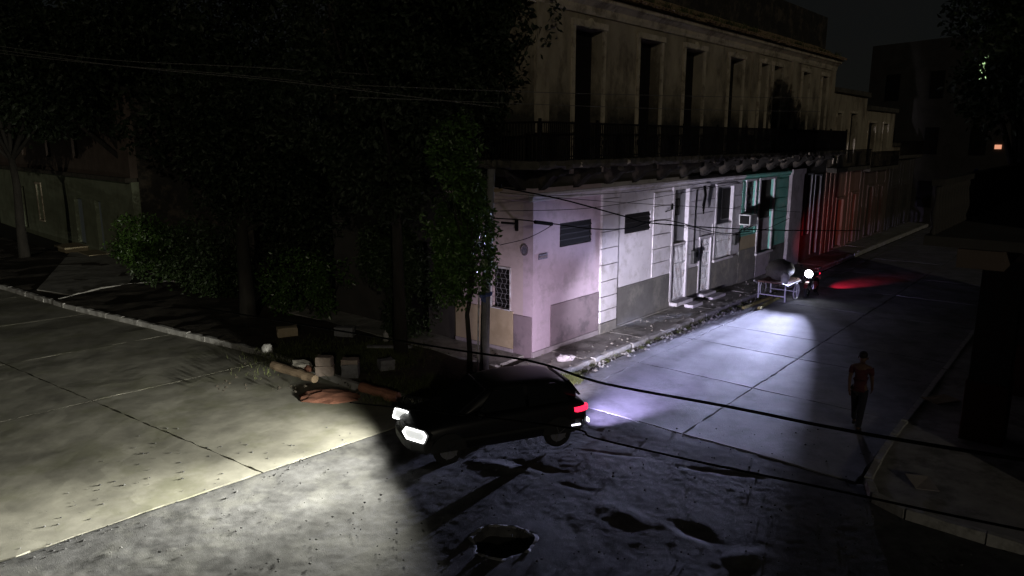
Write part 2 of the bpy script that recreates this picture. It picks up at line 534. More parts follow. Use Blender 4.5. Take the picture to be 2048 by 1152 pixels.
# --- the concrete street that climbs away (slabs with open joints)
road = tag(MB().add([W(-2.4, 1.2, ROAD - .06), W(-2.4, 9.3, ROAD - .06), W(90, 9.3, ROAD - .06), W(90, 1.2, ROAD - .06)], [(0, 1, 2, 3)])
           .build('street', M['soil']), kind='structure')
sj = [-1.9, 1.9, 5.2, 7.45, 12.25, 16.5, 21, 26, 32, 40, 50, 62, 88]
dj = [1.62, 2.32, 5.6, 9.08]
for i in range(len(sj) - 1):
    for j in range(len(dj) - 1):
        gp = .022
        a0, a1, b0, b1 = sj[i] + gp, sj[i + 1] - gp, dj[j] + gp * .8, dj[j + 1] - gp * .8
        sk = -.16 * 0
        poly = [W(a0, b0), W(a1, b0), W(a1, b1), W(a0, b1)]
        m = slab_mesh('concrete_slab', [(p.x, p.y) for p in poly][::1], ROAD + random.uniform(-.007, .0), M['concrete2'],
                      .012, .3 if sj[i] < 20 else 1.0, .018, i * 7 + j)
        link('concrete_slab', m, road)

# --- concrete slabs of the other street
T = Vector((-4.70, 12.70, 0))
MC = Vector((.70, .714, 0)).normalized()
def Q(a, b, z=0.0): return T + LV * a + MC * b + Vector((0, 0, z))
lroad = tag(MB().add([Q(-.02, 7, ROAD - .06), Q(-.02, -9, ROAD - .06), Q(60, -9, ROAD - .06), Q(60, 7, ROAD - .06)], [(0, 1, 2, 3)]).build('other_street', M['soil']), kind='structure')
aj = [0, 6.6, 11.6, 16.8, 22, 28, 36, 46]
for i in range(len(aj) - 1):
    for (b0, b1) in ((-7.5, 0), (0, 5.0)):
        gp = .018
        shift = 0 if b0 >= 0 else 0
        p = [Q(aj[i] + gp, b0 + gp), Q(aj[i + 1] - gp, b0 + gp), Q(aj[i + 1] - gp, b1 - gp), Q(aj[i] + gp, b1 - gp)]
        link('concrete_slab', slab_mesh('concrete_slab', [(q.x, q.y) for q in p], ROAD + random.uniform(-.005, -.003), M['concrete'], .012,
                                        .28 if i < 2 else .9, .02, 40 + i * 3 + int(b0)), lroad)

# --- the verge and pavement on the house side
KL = [(-40, 43.0), (-26, 33.0), (-20.86, 29.52), (-16.70, 26.42), (-11.82, 23.28), (-7.17, 20.26), (-4.01, 17.45), (-2.2, 16.25), (-1.1, 15.75),
      (-.2, 15.78), (.35, 16.3), (.75, 17.0)]
kr = [W(s, 1.40) for s in (-1.6, 0)]
verge_poly = [(p[0], p[1]) for p in KL] + [(W(-1.3, 1.36).x, W(-1.3, 1.36).y), (W(-1.3, -9).x, W(-1.3, -9).y), (W(-1.3, -60).x, W(-1.3, -60).y)]
verge = link('verge', slab_mesh('verge', verge_poly[::-1], -.005, M['soil'], .05, .42, 0, 5, .3))
tag(verge, kind='structure')
pav = tag(MB().add([W(-1.28, 1.34, -.07), W(90, 1.34, -.07), W(90, -.3, -.07), W(-1.28, -.3, -.07)], [(0, 1, 2, 3)]).build('pavement', M['soil']), kind='structure')
s = -1.25
k = 0
while s < 60:
    ln = random.uniform(1.2, 2.1) if s < 24 else 4
    p = [W(s + .012, .01), W(s + ln - .012, .01), W(s + ln - .012, 1.28), W(s + .012, 1.28)]
    link('paving_slab', slab_mesh('paving_slab', [(q.x, q.y) for q in p], random.uniform(-.015, .012), M['pave'], .02, .16 if s < 15 else .4, .03, 100 + k), pav)
    s += ln
    k += 1
# pavement beside the house on the other street
pav2 = tag(MB().add([W(-1.27, -.3, -.06), W(-.02, -.3, -.06), W(-.02, -12, -.06), W(-1.27, -12, -.06)], [(0, 1, 2, 3)]).build('side_pavement', M['soil']), kind='structure')
for k in range(7):
    p = [W(-1.25, -.3 - 1.6 * k), W(-.03, -.3 - 1.6 * k), W(-.03, -1.88 - 1.6 * k), W(-1.25, -1.88 - 1.6 * k)]
    link('paving_slab', slab_mesh('paving_slab', [(q.x, q.y) for q in p], random.uniform(0, .012), M['pave'], .015, .3, .02, 150 + k), pav2)

def kerb_line(name, pts, w=.15, top=.02, L0=.9, jit=.012, mat_='kerb'):
    root = None
    pts = [Vector((p[0], p[1], 0)) for p in pts]
    stones = []
    for a, b in zip(pts[:-1], pts[1:]):
        n_ = max(1, round((b - a).length / L0))
        for i in range(n_):
            stones.append((a.lerp(b, i / n_), a.lerp(b, (i + 1) / n_)))
    for i, (a, b) in enumerate(stones):
        t = (b - a).normalized()
        nn = Vector((t.y, -t.x, 0))
        c = (a + b) / 2
        hl = (b - a).length / 2 - .008
        mb = MB()
        dx = random.uniform(-jit, jit)
        secs = []
        for q in np.linspace(-1, 1, 5):
            z = top + random.uniform(-jit, jit)
            secs.append([(q * hl, -w / 2 + dx + random.uniform(-.01, .01), -.28), (q * hl, w / 2 + dx, -.28),
                         (q * hl, w / 2 + dx - random.uniform(0, .02), z - random.uniform(.015, .04)), (q * hl, w / 2 - .03 + dx, z),
                         (q * hl, -w / 2 + dx, z + random.uniform(-.006, .006))])
        vs = [p for sct in secs for p in sct]
        fs = [(j * 5 + k, j * 5 + (k + 1) % 5, (j + 1) * 5 + (k + 1) % 5, (j + 1) * 5 + k) for j in range(4) for k in range(5)]
        fs += [(4, 3, 2, 1, 0), (20, 21, 22, 23, 24)]
        mb.add(vs, fs)
        o = mb.build('kerb_stone', M[mat_], root, (c.x, c.y, 0))
        o.rotation_euler.z = atan2(t.y, t.x)
        if root is None:
            root = bpy.data.objects.new(name, None)
            col.objects.link(root)
            tag(root, kind='structure')
            o.parent = root
    return root
kerb_line('verge_kerb', KL[::-1])
kerb_line('pavement_kerb', [W(s, 1.37) for s in (60, 30, 15, 5, 0, -1.6)][::1], .17, .015, 1.0, .02)

# --- far-side corner pavement
RK = [W(70, 9.05), W(30, 9.05), W(11.5, 9.05), (11.53, 18.48), (7.95, 14.14), (7.0, 12.9), (6.45, 12.15), (6.28, 11.6), (6.55, 11.05), (7.4, 10.3), (9.5, 8.7), (13, 6.0), (20, .5)]
RK = [(p[0], p[1]) for p in RK]
rp = RK + [(40, -10), (90, 60)]
tag(link('corner_pavement', slab_mesh('corner_pavement', rp[::-1], -.004, M['pave'], .02, .8, 0, 77, .3)), kind='structure')
kerb_line('corner_kerb', RK, .15, .02, .9, .012)

# low curved kerb of a side path, far left verge
kerb_line('path_kerb', [(-17.4, 27.2), (-17.3, 28.0), (-17.0, 29.3), (-16.2, 30.2), (-14.6, 30.9)], .12, .045, .8, .012, 'pave')
tag(link('path', slab_mesh('path', [(-19.4, 29.0), (-17.5, 28.0), (-17.1, 29.3), (-16.3, 30.3), (-20, 39), (-24, 39)], .03, M['pave'], .01, .8, 0, 8, .1)), kind='structure')

# ------------------------------------------------------------------ walls with openings
def wall_mb(x0, x1, z0, z1, ops, thick=.35, y=0.0):
    """wall in the local frame, outer face at y, thickness inward (+y); ops = list of (x0,x1,z0,z1)"""
    mb = MB()
    xs = sorted({x0, x1, *[c for o in ops for c in o[:2] if x0 < c < x1]})
    zs = sorted({z0, z1, *[c for o in ops for c in o[2:] if z0 < c < z1]})
    def solid(i, j):
        if i < 0 or j < 0 or i >= len(xs) - 1 or j >= len(zs) - 1: return False
        cx, cz = (xs[i] + xs[i + 1]) / 2, (zs[j] + zs[j + 1]) / 2
        return not any(o[0] < cx < o[1] and o[2] < cz < o[3] for o in ops)
    for i in range(len(xs) - 1):
        for j in range(len(zs) - 1):
            if not solid(i, j): continue
            a, b, c, d = xs[i], xs[i + 1], zs[j], zs[j + 1]
            mb.add([(a, y, c), (b, y, c), (b, y, d), (a, y, d)], [(0, 1, 2, 3)])
            mb.add([(a, y + thick, c), (b, y + thick, c), (b, y + thick, d), (a, y + thick, d)], [(3, 2, 1, 0)])
            if not solid(i - 1, j): mb.add([(a, y, c), (a, y, d), (a, y + thick, d), (a, y + thick, c)], [(0, 1, 2, 3)])
            if not solid(i + 1, j): mb.add([(b, y, c), (b, y, d), (b, y + thick, d), (b, y + thick, c)], [(3, 2, 1, 0)])
            if not solid(i, j - 1): mb.add([(a, y, c), (b, y, c), (b, y + thick, c), (a, y + thick, c)], [(3, 2, 1, 0)])
            if not solid(i, j + 1): mb.add([(a, y, d), (b, y, d), (b, y + thick, d), (a, y + thick, d)], [(0, 1, 2, 3)])
    return mb
def build_wall(mb, name, m, parent):
    # the faces already point outward in pairs; recalc on open cells can flip, so keep as built
    me = bpy.data.meshes.new(name)
    me.from_pydata(mb.v, [], mb.f)
    me.materials.append(m)
    return link(name, me, parent)

# ================================================================== CORNER HOUSE
house = thing('corner_house', 'two storey corner house, lilac and white below, decayed balcony and dark tall windows above', 'house', C0, RZ)
ZB = 5.25       # underside of balcony
ops_g = [(1.22, 2.84, 2.99, 3.68), (4.73, 6.37, 3.03, 3.66), (7.98, 9.08, .26, 4.28), (10.22, 11.1, .22, 2.3), (11.5, 12.98, 1.35, 4.2),
         (14.36, 15.3, 2.45, 4.3), (15.8, 17.38, 1.1, 4.3), (21.75, 22.5, 1.3, 4.3), (23.1, 23.9, .2, 4.2)]
build_wall(wall_mb(.0, 3.3, -.3, 4.72, ops_g[:1]), 'wall', M['pink'], house)['label'] = 'lilac pink ground floor wall'
build_wall(wall_mb(3.3, 13.9, -.3, 4.72, ops_g[1:5]), 'wall', M['white'], house)['label'] = 'white ground floor wall'
build_wall(wall_mb(13.9, 19.25, -.3, 4.72, ops_g[5:7]), 'wall', M['teal'], house)['label'] = 'teal ground floor wall'
build_wall(wall_mb(19.25, 24.75, -.3, 4.72, ops_g[7:]), 'wall', M['darkwall'], house)['label'] = 'dark stained ground floor wall'
upw = [(1.77, 3.17), (5.26, 6.62), (8.32, 9.72), (11.96, 13.2), (15.0, 15.7), (16.42, 17.3), (20.03, 20.9), (22.84, 23.6)]
ops_u = [(a, b, 5.06, 9.08) for a, b in upw]
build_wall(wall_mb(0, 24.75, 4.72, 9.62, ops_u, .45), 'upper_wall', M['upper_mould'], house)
# side facade on the other street (local x = 0 plane, running to +y)
def side_wall(y0, y1, z0, z1, ops, m, name='side_wall', thick=.35):
    mb = wall_mb(y0, y1, z0, z1, ops, thick)
    mb.v = [(p[1], p[0], p[2]) for p in mb.v]
    mb.f = [tuple(reversed(f)) for f in mb.f]
    return build_wall(mb, name, m, house)
side_wall(.35, 3.0, -.3, 4.72, [(.83, 1.52, 1.25, 2.42)], M['beige'])
side_wall(3.0, 9.0, -.3, 4.72, [(4.2, 5.3, 0, 2.9)], M['darkwall'])
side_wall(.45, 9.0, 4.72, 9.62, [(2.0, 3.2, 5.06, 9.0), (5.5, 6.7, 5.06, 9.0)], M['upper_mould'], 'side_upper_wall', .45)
MB().box((.35, 8.7, -.3), (24.75, 9.0, 9.6)).build('rear_wall', M['darkwall'], house)
MB().box((24.45, .45, -.3), (24.74, 8.7, 9.6)).build('end_wall', M['darkwall'], house)
MB().box((.5, .5, 4.75), (24.4, 8.6, 4.95)).build('floor_slab', M['darkwall'], house)
# dados, plinth and painted panels
def panel(x0, x1, z0, z1, m, name='dado', t=.03):
    return MB().box((x0, -t, z0), (x1, .06, z1)).build(name, M[m], house)
panel(.80, 3.28, .16, 1.36, 'dado_mauve')
panel(-.02, 3.28, -.3, .15, 'greywash', 'plinth', .045)
panel(4.28, 7.92, .06, 1.31, 'dado_grey')
panel(4.28, 7.92, -.3, .055, 'dado_light', 'plinth', .06)
panel(9.14, 10.16, -.2, 1.28, 'dado_light')
panel(11.16, 13.88, -.2, 1.26, 'dado_light')
panel(13.92, 15.74, -.2, 1.42, 'dado_light')
panel(17.44, 19.22, -.2, 1.22, 'dado_grey')
panel(15.82, 17.36, -.2, 1.09, 'greywash')
panel(13.93, 15.74, 1.43, 2.0, 'paleslab', 'worn_patch', .012)
def sbox(y0, y1, z0, z1, m, name, t=.03):
    return MB().box((-t, y0, z0), (.06, y1, z1)).build(name, M[m], house)
sbox(.02, .68, -.25, 1.15, 'dado_mauve', 'dado')
sbox(.70, 2.98, .12, 1.22, 'ochre', 'dado')
sbox(.70, 2.98, -.3, .115, 'greywash', 'plinth', .05)
# side window with ornate grille
MB().box((.14, .83, 1.25), (.2, 1.52, 2.42)).build('window_board', M['dark'], house)
fr = MB()
for a, b in (((-.03, .79, 1.21), (.05, 1.56, 1.25)), ((-.03, .79, 2.42), (.05, 1.56, 2.47)), ((-.03, .79, 1.25), (.05, .83, 2.42)), ((-.03, 1.52, 1.25), (.05, 1.56, 2.42))):
    fr.box(a, b)
wf = fr.build('window_frame', M['bars'], house)
gm = MB()
for k in range(1, 8):
    gm.tube([(.02, .83, 1.25 + k * .146), (.02, 1.52, 1.25 + k * .146)], .007, 5)
for k in range(1, 4):
    pts = [(.02, .83 + k * .17 + .05 * sin(q * 1.9 + k), 1.25 + q * 1.17 / 12) for q in range(13)]
    gm.tube(pts, .007, 5)
gm.build('grille', M['greydoor'], house)
# pilaster of stacked blocks
zc = -.28
hb = [.62, .40, .44, .50, .52, .52, .52, .52, .50, .46]
for i, h in enumerate(hb):
    o = MB().box((3.31, -.075 if i else -.09, zc), (4.26, .02, zc + h - .02)).build('pilaster_block', M['white' if i > 3 else 'dado_light' if i == 0 else 'white'], house)
    bevel(o, .012)
    zc += h
# rendered courses
def courses(x0, x1, ops, zs, m, t=.032):
    for a, b in zip(zs[:-1], zs[1:]):
        segs = [(x0, x1)]
        for o in ops:
            if o[2] - .12 < b and o[3] + .12 > a:
                ns = []
                for p, q in segs:
                    if o[1] + .13 <= p or o[0] - .13 >= q: ns.append((p, q)); continue
                    if o[0] - .13 > p: ns.append((p, o[0] - .13))
                    if o[1] + .13 < q: ns.append((o[1] + .13, q))
                segs = ns
        for p, q in segs:
            if q - p > .08:
                MB().box((p, -t, a + .018), (q, .03, b - .018), .002).build('plaster_course', M[m], house)
courses(6.55, 13.88, ops_g[1:5], [1.34, 1.83, 2.32, 2.81, 3.3, 3.79, 4.26], 'white')
courses(13.95, 19.2, ops_g[5:7], [2.02, 2.48, 2.94, 3.4, 3.86, 4.3], 'teal')
# string moulding below the balcony
MB().prism([(-.10, 4.40), (-.10, 4.47), (-.16, 4.53), (-.16, 4.60), (.03, 4.60), (.03, 4.36)], -.16, 13.9, 'x').build('string_moulding', M['white'], house)
MB().prism([(-.10, 4.40), (-.10, 4.47), (-.16, 4.53), (-.16, 4.60), (.03, 4.60), (.03, 4.36)], 13.905, 19.24, 'x').build('string_moulding', M['teal'], house)
sm = MB().prism([(-.10, 4.40), (-.10, 4.47), (-.16, 4.53), (-.16, 4.60), (.03, 4.60), (.03, 4.36)], .02, 3.2, 'x')
sm.v = [(p[1], p[0], p[2]) for p in sm.v]
sm.build('string_moulding', M['beige'], house)
# grey wash pilaster
o = MB().box((19.30, -.16, -.3), (20.95, .02, 4.5)).build('pilaster', M['greywash'], house)
bevel(o, .02)
MB().box((19.22, -.22, 4.42), (21.02, .03, 4.66)).build('pilaster_cap', M['greywash'], house)
# ---- ground floor openings
for (a, b, c, d) in ops_g[:2]:
    w_ = MB().box((a + .002, .03, c + .002), (b - .002, .3, d - .002)).build('vent_window', M['dark'], house)
    for k in range(4):
        z = c + .03 + k * (d - c - .04) / 4
        MB().add([(a + .03, .026, z), (b - .03, .026, z), (b - .03, -.02, z + .02), (a + .03, -.02, z + .02), (a + .03, .026, z + .13), (b - .03, .026, z + .13)],
                 [(0, 1, 2, 3), (3, 2, 5, 4), (0, 3, 4), (1, 5, 2)]).build('louvre', M['dark'], w_)
def frame(x0, x1, z0, z1, m, w=.11, t=.05, name='door_frame', sill=False):
    mb = MB()
    mb.box((x0 - w, -t, z0), (x0 - .001, .05, z1))
    mb.box((x1 + .001, -t, z0), (x1 + w, .05, z1))
    mb.box((x0 - w - .03, -t - .02, z1), (x1 + w + .03, .05, z1 + w))
    if sill: mb.box((x0 - w - .03, -t - .06, z0 - .09), (x1 + w + .03, .05, z0))
    return mb.build(name, M[m], house)
def grille(x0, x1, z0, z1, y, m, n, rails, r=.011, name='gate'):
    mb = MB()
    for k in range(n + 1):
        x = x0 + (x1 - x0) * k / n
        mb.tube([(x, y, z0), (x, y, z1)], r if 0 < k < n else r * 1.6, 6)
    for z in rails:
        mb.box((x0, y - .012, z - .014), (x1, y + .012, z + .014))
    return mb.build(name, M[m], house)
# first door: tall, gate below, grey board above
frame(7.98, 9.08, .26, 4.28, 'white', .12)
MB().box((7.98, .10, 2.33), (9.08, .15, 4.28)).build('transom_panel', M['greydoor'], house)
MB().box((7.98, .11, .26), (9.08, .16, 2.3)).build('door', M['dado_mauve'], house)
MB().box((7.98, .0, 2.27), (9.08, .10, 2.33)).build('door_lintel', M['white'], house)
g1 = grille(8.0, 9.06, .28, 2.24, .02, 'bars', 10, (.32, 1.05, 1.6, 2.22))
MB().box((8.96, .0, 1.1), (9.06, .05, 1.25)).build('lock', M['bars'], g1)
grille(8.1, 8.55, 3.35, 3.95, .08, 'iron', 4, (3.37, 3.65, 3.93), .014, 'grille')
MB().box((7.9, -.34, .12), (9.16, .0, .24)).build('step', M['white'], house)
MB().box((8.5, -.68, -.05), (9.3, -.345, .11)).build('step', M['white'], house)
# second door
frame(10.22, 11.1, .22, 2.3, 'white', .1)
MB().box((10.22, .10, .22), (11.1, .15, 2.3)).build('door', M['dark'], house)
g2 = grille(10.24, 11.08, .24, 2.27, .02, 'bars', 8, (.28, .7, 1.2, 1.7, 2.02, 2.25))
MB().box((10.26, .0, 1.1), (10.36, .05, 1.27)).build('lock', M['bars'], g2)
MB().box((10.1, -.32, .1), (11.2, .0, .2)).build('step', M['white'], house)
MB().box((10.3, -.62, -.04), (11.45, -.325, .09)).build('step', M['white'], house)
# barred tall window
frame(11.5, 12.98, 1.35, 4.2, 'white', .12, .05, 'window_frame', True)
MB().box((11.5, .10, 1.35), (12.98, .15, 4.2)).build('window_board', M['greydoor'], house)
grille(11.54, 12.94, 1.37, 2.75, -.02, 'bars', 12, (1.4, 2.05, 2.72), .010, 'grille')
MB().box((12.2, .08, 2.9), (12.95, .098, 4.1), .01).build('torn_paper', M['dark'], house)
# window of the teal part
frame(14.36, 15.3, 2.45, 4.3, 'white', .1, .05, 'window_frame', True)
MB().box((14.36, .10, 2.45), (15.3, .15, 4.3)).build('window_board', M['paleslab'], house)
for k in range(9):
    MB().box((14.38, .07, 2.5 + k * .2), (15.28, .098, 2.66 + k * .2)).build('slat', M['greydoor'], house)
frame(15.8, 17.38, 1.1, 4.3, 'white', .13, .06, 'window_frame', True)
MB().box((15.8, .10, 2.6), (17.38, .15, 4.3)).build('shutter', M['shutter'], house)
MB().box((15.8, .07, 1.1), (17.38, .16, 2.58)).build('boarding', M['greywash'], house)
for (a, b, c, d) in ops_g[7:]:
    frame(a, b, c, d, 'greydoor', .09)
    MB().box((a, .10, c), (b, .15, d)).build('shutter', M['dark'], house)
# ---- upper floor windows: surrounds, hood, two leaves
for k, (a, b) in enumerate(upw):
    mb = MB()
    w_ = .14
    mb.box((a - w_, -.06, 5.06), (a - .002, .05, 9.1))
    mb.box((b + .002, -.06, 5.06), (b + w_, .05, 9.1))
    mb.box((a - w_ - .04, -.1, 9.1), (b + w_ + .04, .05, 9.27), .008)
    wf = mb.build('window_surround', M['moulding'], house)
    if k % 2 == 0 or k == 3:
        mb = MB().blob(((a + b) / 2, -.07, 9.22), (.16, .07, .14), .2, 2, k)
        mb.build('keystone', M['moulding'], wf)
    for q, (x0, x1) in enumerate(((a + .01, (a + b) / 2 - .005), ((a + b) / 2 + .005, b - .01))):
        lf = MB().box((x0, .36, 5.08), (x1, .40, 9.06))
        for j in range(26):
            z = 5.25 + j * .142
            lf.add([(x0 + .05, .352, z), (x1 - .05, .352, z), (x1 - .05, .33, z + .1), (x0 + .05, .33, z + .1)], [(0, 1, 2, 3)])
        lf.build('shutter_leaf', M['dark'], house)
for y0 in (2.0, 5.5):
    MB().box((.36, y0, 5.06), (.4, y0 + 1.2, 9.0)).build('shutter_leaf', M['dark'], house)
MB().box((.16, 4.2, 0), (.2, 5.3, 2.9)).build('side_door', M['dark'], house)
# plain strips between windows
for x in (.02, 14.05, 18.6, 24.2):
    MB().box((x, -.07, 6.2), (x + .55, .02, 9.5)).build('pilaster_strip', M['upper'], house)
# ---- balcony slab, broken edge
def rough_slab(x0, x1, y0, y1, z0, z1, name, m, nx=160, seed=0, amp=.07):
    mb = MB()
    rd = random.Random(seed)
    secs = []
    for i in range(nx + 1):
        x = x0 + (x1 - x0) * i / nx
        e = amp * (rd.random() ** 2 + .6 * abs(sin(x * 2.1 + seed)) * rd.random())
        zt = z1 + rd.uniform(-.02, .02)
        zb = z0 + rd.uniform(-.02, .05)
        secs.append([(x, y1, z0), (x, y0 + e + .12, zb), (x, y0 + e + .03, z0 + .06 + rd.uniform(-.02, .02)), (x, y0 + e, (z0 + z1) / 2 + rd.uniform(-.03, .03)),
                     (x, y0 + e + rd.uniform(0, .05), zt), (x, y1, z1)])
    vs = [p for q in secs for p in q]
    fs = [(i * 6 + k, i * 6 + (k + 1) % 6, (i + 1) * 6 + (k + 1) % 6, (i + 1) * 6 + k) for i in range(nx) for k in range(6)]
    fs += [tuple(range(5, -1, -1)), tuple(nx * 6 + k for k in range(6))]
    return mb.add(vs, fs)
slab = rough_slab(-.95, 24.6, -.98, -.002, ZB, 5.48, 'balcony_slab', 'ledge', 240, 3).build('balcony_slab', M['ledge'], house)
sl2 = rough_slab(.0, 6.5, -.95, -.002, ZB, 5.48, 'balcony_slab', 'ledge', 60, 5)
sl2.v = [(p[1], p[0], p[2]) for p in sl2.v]
sl2.build('balcony_slab', M['ledge'], house)
# lumps of broken plaster under and along the edge
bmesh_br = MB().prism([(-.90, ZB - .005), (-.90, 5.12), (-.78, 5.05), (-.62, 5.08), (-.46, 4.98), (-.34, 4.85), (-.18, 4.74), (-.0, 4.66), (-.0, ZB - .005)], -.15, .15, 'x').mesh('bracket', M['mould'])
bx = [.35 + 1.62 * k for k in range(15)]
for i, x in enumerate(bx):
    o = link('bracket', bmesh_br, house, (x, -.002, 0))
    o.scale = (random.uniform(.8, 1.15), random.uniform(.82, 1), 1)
for k in range(4):
    o = link('bracket', bmesh_br, house, (-.002, .4 + 1.6 * k, 0))
    o.rotation_euler.z = -pi / 2
for i in range(80):
    x = random.uniform(.2, 24) if i < 40 else random.uniform(8, 22)
    o = MB().blob((x, -random.uniform(.8, 1.0), random.uniform(ZB - .06, ZB + .2)), (random.uniform(.06, .22), .05, random.uniform(.03, .10)), .45, 1, i).build('plaster_lump', M['moulding' if i % 4 == 0 else 'ledge'], house)
# ---- railing
rail = MB().box((-.93, -.93, 6.41), (24.5, -.88, 6.46)).build('handrail', M['iron'], house)
MB().box((-.93, -.92, 5.57), (24.5, -.89, 5.60)).build('bottom_rail', M['iron'], house)
bal = MB()
x = -.9
while x < 24.5:
    bal.box((x - .011, -.916, 5.48), (x + .011, -.894, 6.41))
    x += .085
for k in range(60):
    xx = -.7 + k * .42
    bal.ring((xx, -.905, 5.93), .12, .012, 'y', 12, 4)
o = bal.build('baluster', M['iron'], house)
o['kind'] = 'stuff'
for k in range(11):
    MB().box((-.93 + 2.54 * k, -.935, 5.48), (-.87 + 2.54 * k, -.875, 6.53)).build('rail_post', M['iron'], house)
bal = MB()
for k in range(70):
    bal.box((-.916, -.85 + k * .1, 5.48), (-.894, -.83 + k * .1, 6.41))
bal.box((-.93, -.88, 6.41), (-.88, 6.4, 6.46))
o = bal.build('baluster', M['iron'], house)
o['kind'] = 'stuff'
# ---- cornice and tiles
MB().prism([(-.06, 9.45), (-.10, 9.56), (-.10, 9.66), (-.22, 9.76), (-.30, 9.80), (-.30, 9.92), (.3, 9.92), (.3, 9.62), (-.0, 9.62), (-.0, 9.45)], -.30, 24.8, 'x').build('cornice', M['moulding'], house)
def tile_mesh(L_=.52, r=.105):
    mb = MB()
    vs, fs = [], []
    ns = 7
    for j, (yy, rr) in enumerate(((0, r), (L_, r * .82))):
        for s_ in (1, .82):
            for k in range(ns):
                a = pi * k / (ns - 1)
                vs.append((cos(a) * rr * s_, yy, sin(a) * rr * s_ * .9))
    o = lambda j, s_, k: j * 2 * ns + s_ * ns + k
    for k in range(ns - 1):
        fs += [(o(0, 0, k), o(0, 0, k + 1), o(1, 0, k + 1), o(1, 0, k)), (o(0, 1, k + 1), o(0, 1, k), o(1, 1, k), o(1, 1, k + 1)),
               (o(0, 0, k + 1), o(0, 0, k), o(0, 1, k), o(0, 1, k + 1))]
    mb.add(vs, fs)
    return mb.mesh('roof_tile', M['tile'])
roof = MB().add([(-.42, -.42, 9.925), (25, -.42, 9.925), (25, 1.5, 10.86), (-.42, 1.5, 10.86), (-.42, 1.5, 9.93), (25, 1.5, 9.93)],
                [(0, 1, 2, 3), (0, 3, 4), (1, 5, 2), (3, 2, 5, 4)]).build('roof', M['tile'], house)
tm = tile_mesh()
SL = math.atan2(.935, 1.92)
nt_ = 0
vs_all, fs_all = [], []
for row in range(4):
    for kx in range(110):
        x = -.25 + kx * .23
        if x > 24.8: continue
        yy, zz = -.50 + row * .44 * cos(SL), 9.93 + row * .44 * sin(SL)
        if random.random() < .05: continue
        dz = random.uniform(-.02, .02)
        rzz = random.uniform(-.09, .09)
        if row < 3 and nt_ < 290 and x > 3.2:
            o = link('roof_tile', tm, roof, (x, yy + random.uniform(-.05, .04), zz + dz + .01))
            o.rotation_euler = (SL - .05 + random.uniform(-.05, .05), 0, rzz)
            nt_ += 1
        else:
            Mx = Matrix.Translation((x, yy, zz + .01 + dz)) @ Matrix.Rotation(rzz, 4, 'Z') @ Matrix.Rotation(SL - .05, 4, 'X')
            off = len(vs_all)
            vs_all += [tuple(Mx @ v.co) for v in tm.vertices]
            fs_all += [tuple(i + off for i in p.vertices) for p in tm.polygons]
o = MB().add(vs_all, fs_all).build('roof_tiles', M['tile'], roof)
o['kind'] = 'stuff'
MB().box((3.0, 1.6, 9.6), (28.0, 8.4, 12.6)).build('rooftop_room', M['mould'], house)
MB().box((-.2, 1.52, 9.6), (2.98, 8.4, 10.9)).build('rooftop_parapet', M['mould'], house)

# ---- things fixed to the house
def hthing(name, label, cat, x, y, z, group=None):
    p = house.matrix_basis if False else None
    w_ = W(x, -y, z)
    return thing(name, label, cat, w_, RZ, group)
t = hthing('street_plaque', 'small worn rectangular blue street plaque on lilac wall near the corner', 'sign', .42, 0, 2.83)
o = MB().box((-.2, -.035, -.075), (.2, -.003, .075)).build('plate', M['plaque'], t)
bevel(o, .01)
MB().box((-.17, -.040, -.028), (.17, -.036, .028), .004).build('lettering_band', M['dado_mauve'], t)
t = thing('round_plaque', 'small round grey plaque on beige wall left of the corner', 'sign', W(0, -.29, 3.03), RZ)
pl = MB()
pl.prism([(cos(a * pi / 10) * .13, sin(a * pi / 10) * .16) for a in range(20)], -.03, -.003, 'x')
pl.build('plate', M['plaque'], t)
pl = MB().ring((-.03, 0, 0), .125, .014, 'x', 20, 6)
pl.build('rim', M['dado_mauve'], t)
t = hthing('electric_meter', 'dark electricity meter box between the two barred doors', 'meter', 9.62, 0, 1.45)
o = MB().box((-.17, -.16, 0), (.17, -.02, .5)).build('casing', M['meter'], t)
bevel(o, .02)
MB().prism([(cos(a * pi / 8) * .1, .34 + sin(a * pi / 8) * .1) for a in range(16)], -.2, -.161, 'y').build('dial', M['glass'], t)
MB().tube([(0, -.05, .5), (0, -.05, 2.3), (.02, -.06, 2.75)], .018, 6).build('conduit', M['cable'], t)
t = hthing('air_conditioner', 'pale boxy air conditioner jutting from the teal wall', 'air conditioner', 14.05, 0, 2.55)
o = MB().box((-.36, -.52, 0), (.36, -.03, .44)).build('casing', M['acw'], t)
bevel(o, .02)
MB().box((-.366, -.48, .05), (-.361, -.08, .39)).build('side_vent', M['dark'], t)
fm = MB()
for k in range(9):
    fm.box((-.31, -.53, .04 + k * .042), (.31, -.521, .06 + k * .042))
fm.build('front_grille', M['greydoor'], t)
for sx in (-.28, .28):
    MB().bar((sx, -.45, -.01), (sx, -.02, -.3), .03).build('bracket', M['iron'], t)
t = hthing('notice_box', 'small dark box beside the barred window, on white wall', 'box', 13.35, 0, 1.75)
MB().box((-.12, -.12, 0), (.12, -.02, .42)).build('casing', M['meter'], t)
MB().box((-.14, -.14, .42), (.14, -.02, .45)).build('lid', M['iron'], t)
t = thing('wall_bracket', 'black iron cable bracket high on the beige wall left of the corner', 'bracket', W(0, -.56, 3.74), RZ)
MB().bar((-.02, 0, 0), (-.5, .15, .06), .06).build('arm', M['iron'], t)
MB().bar((-.02, 0, -.2), (-.02, 0, .1), .08).build('plate', M['iron'], t)
t = hthing('insulator_bracket', 'rusty forked insulator bracket on white wall between vent window and door', 'bracket', 7.35, 0, 3.55)
MB().bar((0, -.02, 0), (0, -.3, .12), .03).build('arm', M['iron'], t)
MB().tube([(0, -.28, .1), (0, -.28, .32)], [.05, .03], 8).build('insulator', M['cable'], t)
